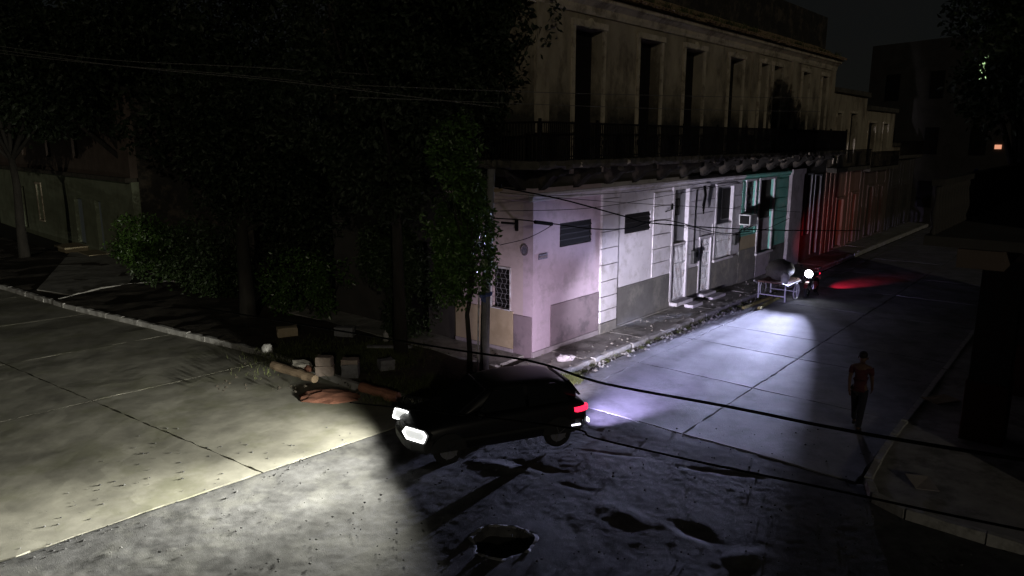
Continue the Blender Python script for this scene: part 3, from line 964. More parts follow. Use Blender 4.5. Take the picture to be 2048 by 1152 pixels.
t = hthing('hanging_wire_bundle', 'tangle of black wire hanging below the ledge beside the first door', 'wires', 9.9, 0, 4.35)
for k in range(4):
    MB().tube([(0.05 * k, -.2, 0), (.05 * k + .02, -.24, -.35), (.03 * k - .06, -.22, -.75 - .1 * k)], .022, 6).build('wire', M['cable'], t)

# ================================================================== NEIGHBOURS ALONG THE STREET
def row_house(name, label, x0, x1, top, mat_, gops, uops, balc, roofm='mould'):
    t = thing(name, label, 'house', W(x0, 0, 0), RZ)
    w_ = x1 - x0
    build_wall(wall_mb(0, w_, -.3, balc, [(a, b, c, d) for a, b, c, d in gops]), 'wall', M[mat_], t)
    build_wall(wall_mb(0, w_, balc, top, [(a, b, c, d) for a, b, c, d in uops]), 'upper_wall', M['upper'], t)
    for a, b, c, d in gops:
        dd = MB().box((a, .22, c), (b, .28, d)).build('door', M['dark'], t)
        MB().box((a - .12, -.06, c), (a - .002, .04, d)).box((b + .002, -.06, c), (b + .12, .04, d)).box((a - .15, -.08, d), (b + .15, .04, d + .14)).build('door_surround', M[mat_], t)
    for a, b, c, d in uops:
        MB().box((a, .22, c), (b, .28, d)).build('window', M['dark'], t)
        MB().box((a - .1, -.05, c), (a - .002, .04, d)).box((b + .002, -.05, c), (b + .1, .04, d)).box((a - .13, -.07, d), (b + .13, .04, d + .12)).build('window_surround', M['moulding'], t)
    x = .1
    while x < w_ - .3:
        if all(not (a - .2 < x + .16 and b + .2 > x - .16) for a, b, c, d in gops):
            MB().box((x - .16, -.045, -.3), (x + .16, .02, balc - .15)).build('pilaster', M[mat_], t)
        x += .72
    MB().box((-.0, -.5, balc - .12), (w_, -.002, balc + .1), .01).build('balcony_slab', M['ledge'], t)
    rb = MB()
    k = .1
    while k < w_:
        rb.box((k, -.48, balc + .1), (k + .02, -.46, balc + 1.0))
        k += .12
    rb.box((0, -.49, balc + 1), (w_, -.45, balc + 1.04))
    rb.build('railing', M['iron'], t)
    MB().box((0, -.2, top - .02), (w_, .4, top + .22), .01).build('cornice', M['ledge'], t)
    MB().prism([(.35, -.3), (8, -.3), (8, top + .6), (.35, top + .1)], 0.02, w_ - .02, 'x').build('body', M[roofm], t)
    return t
row_house('terraced_house', 'narrow two storey house with red lit pilasters just past the corner house', 24.8, 31.2, 8.45, 'redwall',
          [(2.1, 3.3, .1, 2.75), (4.9, 5.7, .1, 2.9)], [(.9, 1.7, 4.75, 7.4), (3.3, 4.5, 4.75, 7.45)], 4.45)
row_house('terraced_house', 'dim two storey house with tall dark doorways, second past the corner house', 31.25, 38.0, 7.75, 'brownwall',
          [(1.8, 3.0, .1, 3.15), (4.2, 5.2, .1, 3.1)], [(.6, 2.2, 4.7, 7.0), (4.0, 5.2, 4.7, 7.0)], 4.3)
row_house('terraced_house', 'low dark house at the far end of the row', 38.05, 47.0, 5.6, 'darkwall',
          [(1.2, 2.2, .1, 2.8), (4.2, 5.4, .1, 2.9)], [], 4.9)

# ================================================================== NEAR RIGHT PORTICO HOUSE
pt = thing('portico_house', 'dark portico house on the right with red brown pillar and balustraded balcony', 'house', W(0, 0, 0), RZ)
def pillar_part(s0, s1, d0, d1):
    o = MB().box((s0, -d1, -.1), (s1, -d0, 1.25)).build('pillar_base', M['pillar'], pt)
    bevel(o, .02)
    o = MB().box((s0 + .04, -d1 + .04, 1.25), (s1 - .04, -d0 - .04, 4.0)).build('pillar', M['darkwall'], pt)
    o = MB().box((s0 - .06, -d1 - .06, 3.72), (s1 + .06, -d0 + .06, 3.98)).build('pillar_capital', M['brownwall'], pt)
for a in (1.2, 5.0, 8.8):
    pillar_part(a, a + .75, 10.2, 10.95)
MB().box((-2.0, -10.9, 4.0), (16, -10.25, 4.3)).build('beam', M['brownwall'], pt)
MB().box((-2.0, -14.0, 4.31), (16, -9.75, 4.47)).build('balcony_slab', M['darkwall'], pt)
MB().box((-2.0, -13.9, -.1), (16, -13.6, 9.5)).build('wall', M['darkwall'], pt)
MB().box((-2.0, -9.95, 5.28), (16, -9.78, 5.38)).build('balustrade_rail', M['darkwall'], pt)
def baluster_mesh():
    mb = MB()
    prof = [(.035, 0), (.05, .05), (.03, .1), (.075, .3), (.06, .42), (.03, .62), (.045, .7), (.035, .8)]
    n_ = 8
    vs = [(cos(2 * pi * k / n_) * r, sin(2 * pi * k / n_) * r, z) for r, z in prof for k in range(n_)]
    fs = [(i * n_ + k, i * n_ + (k + 1) % n_, (i + 1) * n_ + (k + 1) % n_, (i + 1) * n_ + k) for i in range(len(prof) - 1) for k in range(n_)]
    return mb.add(vs, fs).mesh('baluster', M['darkwall'], True)
bme = baluster_mesh()
for k in range(70):
    link('baluster', bme, pt, (-1.9 + k * .255, -9.86, 4.48))
t = thing('hanging_cloth', 'blue cloth hung over the balustrade of the portico balcony', 'cloth', W(2.6, 9.7, 5.4), RZ)
mb = MB()
vs = [(x * .12, .0 - .04 * sin(x * 1.3) + (.0), -z * .13) for z in range(6) for x in range(5)]
mb.add(vs, [(z * 5 + x, z * 5 + x + 1, (z + 1) * 5 + x + 1, (z + 1) * 5 + x) for z in range(5) for x in range(4)])
o = mb.build('sheet', M['bluecloth'], t)
o.modifiers.new('thick', 'SOLIDIFY').thickness = .012

# ================================================================== LEFT HOUSE
lh = thing('side_house', 'pale two storey house on the far left, with barred window and pale blue door', 'house', (-29.8, 46.5, 0), R(-44.5))
lo = [(-6.5, -5.2, 0, 2.9), (-1.75, -.75, .9, 3.2), (6.2, 7.7, .15, 2.75), (10.0, 11.0, .1, 2.8)]
build_wall(wall_mb(-14, 16, -.3, 4.0, lo), 'wall', M['house'], lh)
MB().box((-14, -.25, 4.0), (16, .3, 4.2)).build('ledge', M['ledge'], lh)
build_wall(wall_mb(-14, 16, 4.2, 8.2, [(-4.5, -3.4, 5, 7.4), (1.5, 2.6, 5, 7.4), (7, 8.1, 5, 7.4)]), 'upper_wall', M['brownwall'], lh)
MB().box((-14, .35, -.3), (16, 8, 8.0)).build('body', M['mould'], lh)
MB().box((-14.2, -.3, 8.2), (16.2, 8.2, 8.5)).build('roof_slab', M['mould'], lh)
MB().box((6.2, .2, .15), (7.7, .26, 2.75)).build('door', M['housedoor'], lh)
MB().box((10.0, .2, .1), (11.0, .26, 2.8)).build('door', M['housedoor'], lh)
MB().box((-1.75, .2, .9), (-.75, .26, 3.2)).build('window', M['dark'], lh)
MB().box((-1.9, -.07, .8), (-.6, .03, .9)).box((-1.88, -.05, .9), (-1.752, .03, 3.2)).box((-.748, -.05, .9), (-.62, .03, 3.2)).box((-1.9, -.07, 3.2), (-.6, .03, 3.33)).build('window_frame', M['moulding'], lh)
MB().box((-6.5, .2, 0), (-5.2, .26, 2.9)).build('door', M['dark'], lh)
MB().box((5.9, -1.2, -.2), (8.0, -.02, .1)).build('step', M['paleslab'], lh)
MB().box((9.6, -1.0, -.2), (11.6, -.02, .06)).build('step', M['paleslab'], lh)
aw = thing('awning', 'pale sloping tin awning at the upper left, on the side house', 'awning', (-30.9, 43.2, 8.1), R(-44.5))
for k in range(7):
    MB().prism([(-.3 + k * .42, 0), (.1 + k * .42, 0), (.1 + k * .42, .03), (-.3 + k * .42, .06)], -.02, 1.5, 'y').build('tin_sheet', M['tin'], aw)
MB().bar((0, .1, -.03), (2.5, .1, -.03), .06).build('beam', M['iron'], aw)

# far house behind the right-hand tree with two lit windows
fh = thing('far_house', 'tall dark house behind the right hand tree, two small windows lit', 'house', (32.0, 50.0, 0), R(-60))
fo = [(-4.05, -3.35, 9.4, 10.9)]
MB().box((-9, 0, -.3), (9, 8, 13)).build('wall', M['darkwall'], fh)
for k in range(5):
    for z in (1.2, 5.0, 8.9):
        wn = MB().box((-7.5 + k * 3.3, -.05, z), (-6.5 + k * 3.3, .02, z + 1.9)).build('window', M['dark'], fh)
lit1 = MB().box((0, -.09, 0), (.5, -.051, 1.5)).build('lit_window', M['litgreen'], fh)
lit2 = MB().box((0, -.09, 0), (.42, -.051, .28)).build('lit_window', M['litorange'], fh)

# ================================================================== VEGETATION
def leaf_cloud(clumps, n, size, seed, flat=.0):
    """n leaf-shaped faces spread in the clumps [(cx,cy,cz,rx,ry,rz)]"""
    r = np.random.default_rng(seed)
    cl = np.array(clumps)
    wts = (cl[:, 3] * cl[:, 4] * cl[:, 5]) ** .67
    idx = r.choice(len(cl), n, p=wts / wts.sum())
    d = r.normal(size=(n, 3))
    d /= np.linalg.norm(d, axis=1)[:, None]
    rad = r.uniform(.35, 1.05, n) ** .6
    P = cl[idx, :3] + d * rad[:, None] * cl[idx, 3:]
    # thin out by noise so that gaps open
    keep = (vnoise(P[:, 0] * 1.7 + P[:, 2] * .8, P[:, 1] * 1.7 - P[:, 2] * 1.1, seed) > .33)
    P, d = P[keep], d[keep]
    n = len(P)
    a = r.normal(size=(n, 3)) + d * .5 + np.array([0, 0, -.4])
    a /= np.linalg.norm(a, axis=1)[:, None]
    b = np.cross(a, r.normal(size=(n, 3)) + np.array([0, 0, .6]))
    b /= np.linalg.norm(b, axis=1)[:, None]
    c = np.cross(a, b)
    L_ = (size * r.uniform(.6, 1.3, n))[:, None]
    V = np.stack([P, P + a * L_ * .45 + b * L_ * .26 + c * L_ * .06, P + a * L_, P + a * L_ * .45 - b * L_ * .26 + c * L_ * .06], 1).reshape(-1, 3)
    F_ = np.arange(n * 4).reshape(-1, 4)
    return V, F_
def crown(name, parent, clumps, n, size, m, seed):
    V, F_ = leaf_cloud(clumps, n, size, seed)
    return link(name, fast_mesh(name, V, F_, m), parent)
def sub_clumps(c, n, seed, k=.42):
    """break one ellipsoid into n smaller uneven clumps"""
    r = random.Random(seed)
    out = []
    for i in range(n):
        d = Vector((r.gauss(0, 1), r.gauss(0, 1), r.gauss(0, 1))).normalized() * (r.random() ** .45)
        f = k * r.uniform(.6, 1.25)
        out.append((c[0] + d.x * c[3] * .85, c[1] + d.y * c[4] * .85, c[2] + d.z * c[5] * .85, c[3] * f, c[4] * f, c[5] * f * .8))
    return out
def tree(name, label, base, trunk_h, r0, ell, nleaf, lsize, leafm, seed, group=None, ncl=26, lean=(0, 0)):
    t = thing(name, label, 'tree', base, 0, group)
    r = random.Random(seed)
    top = Vector((lean[0], lean[1], trunk_h))
    tr = MB().tube([(0, 0, -.2), (lean[0] * .2, lean[1] * .2, trunk_h * .3), (lean[0] * .6 + r.uniform(-.1, .1), lean[1] * .6, trunk_h * .7), tuple(top)], [r0 * 1.3, r0, r0 * .85, r0 * .7], 10)
    tk = tr.build('trunk', M['bark'], t, smooth=True)
    cl = sub_clumps(ell, ncl, seed)
    lm = MB()
    for c in cl[:12]:
        p = Vector(c[:3])
        mid = top.lerp(p, .5) + Vector((r.uniform(-.3, .3), r.uniform(-.3, .3), .3))
        lm.tube([top - Vector((0, 0, .2)), mid, p], [r0 * .5, r0 * .28, r0 * .1], 6)
    lm.build('limb', M['bark'], t, smooth=True)
    crown('crown', t, cl, nleaf, lsize, M[leafm], seed)
    return t
# big trees of the left verge
tree('broadleaf_tree', 'large dark spreading tree behind the concrete blocks', (-9.2, 24.6, 0), 3.2, .26, (.4, .3, 5.0, 3.1, 2.6, 3.6), 26000, .20, 'leafdark', 11, 'trees on the left verge', 34)
tree('broadleaf_tree', 'tall black tree in front of the corner house balcony', (-3.2, 20.1, 0), 4.6, .17, (.6, -.5, 8.3, 3.6, 1.4, 3.9), 54000, .18, 'leafdark', 12, 'trees on the left verge', 40)
tree('broadleaf_tree', 'dark tree rising behind the pale house at far left', (-19.0, 36.5, 0), 5.0, .3, (0, 0, 9.6, 5.6, 4, 4.8), 24000, .30, 'leafdark', 13, 'trees on the left verge', 34)
tree('broadleaf_tree', 'broad black tree between the far left house and the hedge', (-11.5, 33.0, 0), 5.0, .3, (0, 0, 8.5, 5.0, 3.4, 6.2), 26000, .30, 'leafdark', 14, 'trees on the left verge', 36)
tree('broadleaf_tree', 'dark overhanging tree in the top left, near the wires', (-25.5, 37.5, 0), 5.2, .22, (.5, 0, 9.4, 5.2, 3.5, 4.0), 32000, .30, 'leafdark', 15, 'trees on the left verge', 30)
def bush(label, base, ell, n, size, m, seed, group='bushes on the left verge'):
    t = thing('bush', label, 'bush', base, 0, group)
    st = MB()
    r = random.Random(seed)
    for k in range(7):
        st.tube([(r.uniform(-.3, .3), r.uniform(-.2, .2), -.1), (r.uniform(-ell[3], ell[3]) * .6, r.uniform(-.5, .5), ell[2])], [.03, .012], 5)
    st.build('stem', M['bark'], t)
    crown('foliage', t, sub_clumps(ell, 16, seed, .5), n, size, M[m], seed)
bush('bright green bush by the pale steps at far left', (-16.3, 32.5, 0), (0, 0, 1.1, 1.7, 1.2, 1.5), 7000, .16, 'leafbright', 21)
bush('wide low bush under the spreading tree', (-12.3, 28.4, 0), (0, 0, 1.2, 2.3, 1.3, 1.6), 9000, .15, 'leaf', 22)
bush('green bush right of the spreading tree trunk', (-6.9, 25.0, 0), (0, 0, 1.3, 2.0, 1.2, 1.7), 9000, .14, 'leafbright', 23)
bush('dark leafy bush left of the utility pole', (-3.5, 21.9, 0), (0, 0, 2.3, 1.15, .8, 2.5), 14000, .13, 'leaf', 24)
# leafy tree growing up against the pole
tree('street_tree', 'slender leafy tree grown around the utility pole', (-1.1, 17.85, 0), 2.4, .07, (-.22, -.1, 4.25, .85, .6, 2.5), 24000, .13, 'leafbright', 31, None, 40, (.1, 0))
# right-hand tree
tree('street_tree', 'large dark tree on the right pavement with pale lower leaves', (14.7, 21.2, 0), 4.8, .22, (.2, -.2, 8.7, 2.6, 2.6, 3.2), 26000, .19, 'leaf', 41, None, 34)
# far end of the street
for k, (p, ell) in enumerate((((38.5, 52, 0), (0, 0, 5, 5, 4, 4.6)), ((33.6, 58, 0), (0, 0, 4.2, 4.6, 4, 3.6)), ((46, 60, 0), (0, 0, 6.2, 6, 4, 5.4)))):
    tree('distant_tree', ['black tree closing the end of the street', 'low black tree at the street end beside the row of houses', 'tall black tree far off at the right edge'][k], p, 3, .3, ell, 12000, .42, 'leafdark', 51 + k, 'trees at the street end', 24)

# weeds on the cornice, grass tufts, leaf litter
def blades(name, pts, n, h, m, seed, w=.012):
    r = np.random.default_rng(seed)
    pts = np.array(pts)
    i = r.integers(0, len(pts), n)
    P = pts[i, :3] + r.normal(size=(n, 3)) * pts[i, 3:4] * np.array([1, 1, 0])
    a = r.uniform(0, 2 * pi, n)
    hh = h * r.uniform(.4, 1.2, n)
    lean = r.normal(size=(n, 2)) * hh[:, None] * .45
    sx = np.stack([np.cos(a) * w, np.sin(a) * w, np.zeros(n)], 1)
    tip = P + np.stack([lean[:, 0], lean[:, 1], hh], 1)
    V = np.stack([P - sx, P + sx, tip], 1).reshape(-1, 3)
    return link(name, fast_mesh(name, V, np.arange(n * 3).reshape(-1, 3), m))
pts = [(*W(random.uniform(4, 24), random.uniform(.1, .45))[:2], 9.95 + random.uniform(0, .2), random.uniform(.04, .2)) for _ in range(70)]
tag(blades('cornice_weeds', pts, 1700, .20, M['grass'], 61, .014), kind='stuff')
pts = [(1.35 + random.uniform(-.35, .2), 17.6 + random.uniform(-.3, .4), .0, .12) for _ in range(10)]
pts += [(random.uniform(-3.3, .6), random.uniform(16.3, 17.6), 0, .25) for _ in range(46)]
pts += [(random.uniform(-7, -3), random.uniform(18.5, 21), 0, .4) for _ in range(40)]
pts = [p for p in pts]
tag(blades('grass', pts, 12000, .16, M['grass'], 62, .010), kind='stuff')
pts = [(*W(s_, random.uniform(1.42, 1.7))[:2], ROAD + .0, .06) for s_ in np.linspace(-1, 14, 26)] + [(*W(random.uniform(9, 13), random.uniform(.1, .5))[:2], .0, .08) for _ in range(10)]
tag(blades('gutter_weeds', pts, 2600, .10, M['grass'], 63, .009), kind='stuff')

# grit and broken cement along the gutter and on the crossing
def grit(name, n, fn, m, seed, smin, smax):
    r = np.random.default_rng(seed)
    base = np.array([(1, 0, 0), (-1, 0, 0), (0, 1, 0), (0, -1, 0), (0, 0, .7), (0, 0, -.7)], float)
    tri = np.array([(0, 2, 4), (2, 1, 4), (1, 3, 4), (3, 0, 4), (2, 0, 5), (1, 2, 5), (3, 1, 5), (0, 3, 5)])
    P = np.array([fn(r) for _ in range(n)])
    sz = smin + (smax - smin) * r.random(n) ** 3
    V = P[:, None, :] + base[None] * sz[:, None, None] * r.uniform(.6, 1.4, (n, 6, 1))
    F_ = (np.arange(n)[:, None, None] * 6 + tri[None]).reshape(-1, 3)
    return tag(link(name, fast_mesh(name, V.reshape(-1, 3), F_, m)), kind='stuff')
def gutter_pt(r):
    s_, d_ = r.uniform(-1.5, 18), 1.46 + abs(r.normal()) * .22
    p = W(s_, d_)
    return (p.x, p.y, ROAD + .02)
def pave_pt(r):
    p = W(r.uniform(-1, 20), r.uniform(.05, 1.3))
    return (p.x, p.y, .02)
def cross_pt(r):
    return (r.uniform(-8, 8), r.uniform(8.3, 15), ROAD + .0)
def joint_pt(r):
    p = Q(r.normal() * .12 - .15, r.uniform(-5.2, 1.6))
    return (p.x, p.y, ROAD - .01)
grit('gutter_rubble', 900, gutter_pt, M['kerb'], 71, .008, .07)
grit('pavement_grit', 500, pave_pt, M['rubble'], 72, .006, .045)
grit('loose_gravel', 1300, cross_pt, M['asphalt'], 73, .004, .028)
grit('joint_gravel', 420, joint_pt, M['asphalt'], 74, .005, .03)
grit('verge_rubble', 400, lambda r: (r.uniform(-7.5, .4), r.uniform(16.6, 20.5), .02), M['soil'], 75, .01, .06)

# ================================================================== POLE, WIRES
pb = Vector((-.73, 17.98, 0))
pole = thing('utility_pole', 'grey concrete utility pole at the verge corner with a thin white pipe', 'pole', pb, 0)
MB().tube([(0, 0, -.2), (.06, .03, 2.0), (.14, .05, 3.6), (.22, .08, 5.3)], [.125, .115, .11, .10], 12).build('shaft', M['pole'], pole, smooth=True)
MB().tube([(-.16, -.04, -.1), (-.13, -.04, 1.4), (-.1, -.02, 2.4)], .022, 6).build('conduit', M['bars'], pole)
MB().tube([(-.02, -.13, .2), (-.06, -.15, 1.2), (.0, -.13, 2.6), (.12, -.06, 4.6)], .014, 6).build('down_cable', M['cable'], pole)
MB().bar((-.10, .06, 4.75), (.50, .05, 4.8), .06, .08).build('crossarm', M['wood'], pole)
for x in (-.06, .44):
    MB().tube([(x, .05, 4.83), (x, .05, 4.95)], [.045, .03], 8).build('insulator', M['cable'], pole)
rg = thing('blue_rag', 'blue rag knotted round the utility pole', 'rag', pb + Vector((.06, .02, 2.18)), 0)
mb = MB().ring((0, 0, 0), .135, .05, 'z', 16, 6)
mb.blob((-.05, -.16, -.03), (.09, .05, .07), .3, 2, 3)
mb.build('knot', M['rag'], rg)
MB().add([(-.1, -.18, 0), (.0, -.2, 0), (.02, -.2, -.2), (-.12, -.19, -.14)], [(0, 1, 2, 3)]).build('loose_end', M['rag'], rg)

Pt = R(11.53)
FW, UPV = Vector((0, cos(Pt), -sin(Pt))), Vector((0, sin(Pt), cos(Pt)))
def at(px, py, dist):
    """world point seen along the survey ray of the photograph, dist metres away"""
    d = FW * 1450 + Vector((px - 1024, 0, 0)) - UPV * (py - 576)
    return Vector((0, 0, H)) + d.normalized() * dist
def smooth_pts(pts, k=6):
    out = []
    P = [Vector(p) for p in pts]
    for i in range(len(P) - 1):
        p0, p1, p2, p3 = P[max(i - 1, 0)], P[i], P[i + 1], P[min(i + 2, len(P) - 1)]
        for j in range(k):
            t_ = j / k
            out.append(.5 * ((2 * p1) + (-p0 + p2) * t_ + (2 * p0 - 5 * p1 + 4 * p2 - p3) * t_ ** 2 + (-p0 + 3 * p1 - 3 * p2 + p3) * t_ ** 3))
    out.append(P[-1])
    return out
def cable(label, pts, r, m='cable', group='overhead cables', name='overhead_cable'):
    o = MB().tube(smooth_pts(pts), r, 6).build(name, M[m], None, smooth=True)
    return tag(o, label, 'cable', group)
cable('thick black cable slung low across the street in front of the house corner', [at(400, 615, 17), at(850, 690, 10), at(1060, 722, 8.6), at(1200, 765, 7.6), at(1450, 812, 6.8), at(1700, 862, 6.2), at(2048, 920, 5.8), at(2400, 975, 5.6)], .0135)
cable('thinner black cable slung across the crossing nearest the camera', [at(700, 805, 11), at(1100, 850, 7.6), at(1190, 876, 7.2), at(1400, 924, 6.6), at(1650, 976, 6.2), at(1900, 1030, 6), at(2300, 1110, 5.8)], .009)
pc = pb + Vector((.22, .02, 4.75))
cable('black service cable running from the pole down to the second vent window', [pc + Vector((0, 0, .15)), at(1120, 398, 19.5), at(1250, 433, 21.2), at(1310, 447, 22.6), at(1480, 458, 27), at(1600, 461, 31), at(1720, 461, 37)], .021)
cable('black cable with splice crossing the vent windows, from pole to far houses', [pc - Vector((0, 0, .65)), at(1045, 440, 18.6), at(1110, 448, 19.6), at(1190, 458, 20.6), at(1260, 456, 21.8), at(1330, 440, 23.4), at(1440, 466, 26), at(1500, 462, 28)], .017)
tag(MB().tube([at(1070, 444, 18.9), at(1104, 448, 19.5)], .05, 8).build('cable_splice', M['cable']), 'fat black splice on the lower cable near the house corner', 'splice')
for k, (a, b, c, d, lab) in enumerate((
        ((1000, 385, 18), (1200, 402, 21), (1400, 414, 25), (1600, 424, 32), 'thin wire stretched along the white wall above the vent windows'),
        ((1000, 422, 18), (1180, 416, 21), (1340, 390, 24), (1480, 365, 27.5), 'thin wire rising along the white wall to the ledge'),
        ((1085, 392, 19.4), (1250, 385, 22), (1420, 365, 26), (1560, 352, 30), 'thin wire strung just below the ledge of the white wall'),
        ((1340, 448, 24), (1450, 470, 26.5), (1520, 462, 28.6), (1580, 436, 30.5), 'thin wire sagging under the air conditioner'),
        ((1000, 490, 17.9), (1050, 478, 18.6), (1085, 462, 19.2), (1104, 450, 19.5), 'thin wire curling round the beige wall to the splice'))):
    cable(lab, [at(*a), at(*b), at(*c), at(*d)], .009, 'cable', 'thin wires on the house front', 'wire')
for (y0, y1, y2, lab) in ((184, 190, 194, 'upper pale wire in front of the balcony windows'), (208, 216, 221, 'lower pale wire in front of the balcony windows')):
    cable(lab, [at(700, y0 - 14, 16), at(1060, y0, 17), at(1280, y1, 20), at(1480, y2, 24), at(1640, y2 + 2, 29)], .008, 'cablegrey', 'pale overhead wires', 'wire')
for (a, b, c, d, lab) in (((-60, 84, 28), (200, 118, 24), (500, 134, 21), (760, 150, 19), 'highest pale wire in the top left'),
                          ((-60, 100, 28), (200, 128, 24), (500, 152, 21), (800, 186, 18.5), 'middle pale wire in the top left'),
                          ((-60, 92, 26), (250, 133, 22), (560, 162, 19), (1000, 215, 16.9), 'lowest pale wire in the top left')):
    cable(lab, [at(*a), at(*b), at(*c), at(*d)], .010, 'cablegrey', 'pale overhead wires', 'wire')

# ================================================================== RUBBLE ON THE VERGE
def block(label, loc, size, m, rz=0, seed=0, group='blocks dumped on the verge', chip=True, name='concrete_block', cat='block'):
    mb = MB()
    random.seed(seed)
    sx, sy, sz = size
    bm = bmesh.new()
    bmesh.ops.create_cube(bm, size=1)
    bmesh.ops.subdivide_edges(bm, edges=bm.edges, cuts=3, use_grid_fill=True)
    for v in bm.verts:
        e = sum(abs(c) > .45 for c in v.co)
        k = .03 if e == 1 else .06
        v.co = Vector((v.co.x * sx, v.co.y * sy, (v.co.z + .5) * sz)) * (1 - (random.random() * k * (e > 1))) + Vector([random.uniform(-.008, .008) for _ in range(3)])
    me = bpy.data.meshes.new(name)
    bm.to_mesh(me)
    bm.free()
    me.materials.append(M[m])
    return tag(link(name, me, None, loc, rz), label, cat, group)
block('lower pale concrete block of the stack of two', (-4.87, 18.07, 0), (.48, .26, .26), 'block', .1, 1)
block('chipped pinkish block on top of the stack of two', (-4.88, 18.09, .262), (.42, .24, .24), 'block', -.1, 2)
o = block('grey concrete block with pale top, right of the stacked blocks', (-4.17, 17.94, 0), (.44, .3, .36), 'blockgrey', .02, 3)
block('pale mortar cap lying on the grey block', (-4.17, 17.94, .362), (.43, .3, .12), 'block', .03, 4)
block('yellowish block lying behind the log, under the bush', (-7.02, 21.91, 0), (.62, .34, .3), 'ochre', .4, 5)
block('dim grey block in the shade behind the stacked blocks', (-5.22, 21.91, 0), (.6, .3, .3), 'blockgrey', -.1, 6)
block('dim mossy block right of the grey block', (-3.35, 18.5, 0), (.4, .3, .3), 'blockgrey', .5, 16)
tag(MB().blob((0, 0, .14), (.16, .13, .17), .12, 2, 4).build('boulder', M['kerb'], None, (-7.0, 19.96, 0)), 'rounded pale boulder left of the rubble', 'stone')
rb = thing('rubble_chunk', 'broken wall chunk with orange brick end, beside the long log', 'rubble', (-5.58, 18.4, 0), -.3)
MB().blob((-.05, 0, .14), (.3, .2, .16), .25, 2, 8).build('mortar', M['rubble'], rb)
MB().blob((.24, -.08, .1), (.16, .12, .12), .25, 1, 9).build('brick', M['clay'], rb)
tag(MB().blob((0, 0, .14), (.09, .08, .2), .2, 2, 14).build('stone', M['kerb'], None, (-3.83, 21.27, 0)), 'small upright pale stone in the dark verge', 'stone')
tag(MB().box((-.65, -.08, .05), (.65, .08, .10), .01).build('plank', M['blockgrey'], None, (-3.55, 20.3, .05)), 'grey plank lying level on the dark verge', 'plank')
def log(label, a, b, r, m, seed):
    random.seed(seed)
    a, b = Vector(a), Vector(b)
    pts = [a.lerp(b, t_) + Vector((random.uniform(-.015, .015), random.uniform(-.02, .02), random.uniform(-.015, .015))) for t_ in np.linspace(0, 1, 9)]
    o = MB().tube(pts, [r * random.uniform(.85, 1.12) for _ in pts], 10).build('log', M[m], None)
    return tag(o, label, 'log', 'logs along the kerb')
log('long pale log lying along the kerb left of the car', (-6.35, 18.5, .12), (-4.95, 17.42, .12), .12, 'wood', 1)
log('short log lying on the kerb next to the car headlights', (-3.65, 16.75, .13), (-2.65, 16.05, .12), .13, 'redwood', 2)
tag(MB().blob((0, 0, -.03), (.75, .42, .20), .12, 3, 22).build('dirt_mound', M['clay'], None, (-4.45, 16.75, ROAD)), 'low mound of reddish dirt spilled off the kerb', 'dirt')
# litter
pb_ = MB().blob((0, 0, .09), (.2, .15, .11), .3, 2, 31).blob((.2, .05, .07), (.12, .1, .08), .3, 2, 32)
tag(pb_.build('plastic_bag', M['bag'], None, (1.44, 19.29, 0)), 'crumpled white plastic bag on the pavement by the house corner', 'bag')
o = MB().add([(-.22, -.25, .02), (.14, -.35, .015), (.26, .2, .03), (-.2, .16, .10)], [(0, 1, 2, 3)]).build('cardboard_sheet', M['card'], None, (7.3, 12.0, 0))
o.modifiers.new('thick', 'SOLIDIFY').thickness = .01
tag(o, 'pale sheet of cardboard lying on the dark right pavement', 'cardboard')
o = block('pale cement slab end on the right pavement beside the pillar', (10.1, 16.2, 0), (.7, .45, .04), 'paleslab', .3, 17, None, name='cement_slab', cat='slab')
# broken ring of the open manhole
mb = MB()
vs, fs = [], []
nseg = 40
random.seed(5)
for i in range(nseg):
    a = 2 * pi * i / nseg
    r0 = .485 + .03 * sin(3 * a + 1) + .02 * sin(7 * a)
    hz = random.uniform(.0, .03)
    ro = r0 + random.uniform(.015, .05)
    vs += [(cos(a) * r0, sin(a) * r0, -.3), (cos(a) * (r0 - .01), sin(a) * (r0 - .01), -.02 + hz), (cos(a) * ro, sin(a) * ro, -.02 + hz * .6), (cos(a) * (r0 + .12), sin(a) * (r0 + .12), -.09)]
for i in range(nseg):
    j = (i + 1) % nseg
    for k in range(3):
        fs.append((i * 4 + k, j * 4 + k, j * 4 + k + 1, i * 4 + k + 1))
tag(mb.add(vs, fs).build('manhole_rim', M['concrete2'], None, (-.15, 10.34, ROAD)), 'broken cement rim of the open manhole in the dark asphalt', 'manhole')

# ================================================================== CAR
hd = Vector((-.93, -.37, 0)).normalized()
car_rz = atan2(hd.y, hd.x)
car = thing('parked_car' if False else 'hatchback_car', 'black hatchback turning out of the street, headlights and one red tail light on', 'car', (-.40, 14.17, ROAD), car_rz)
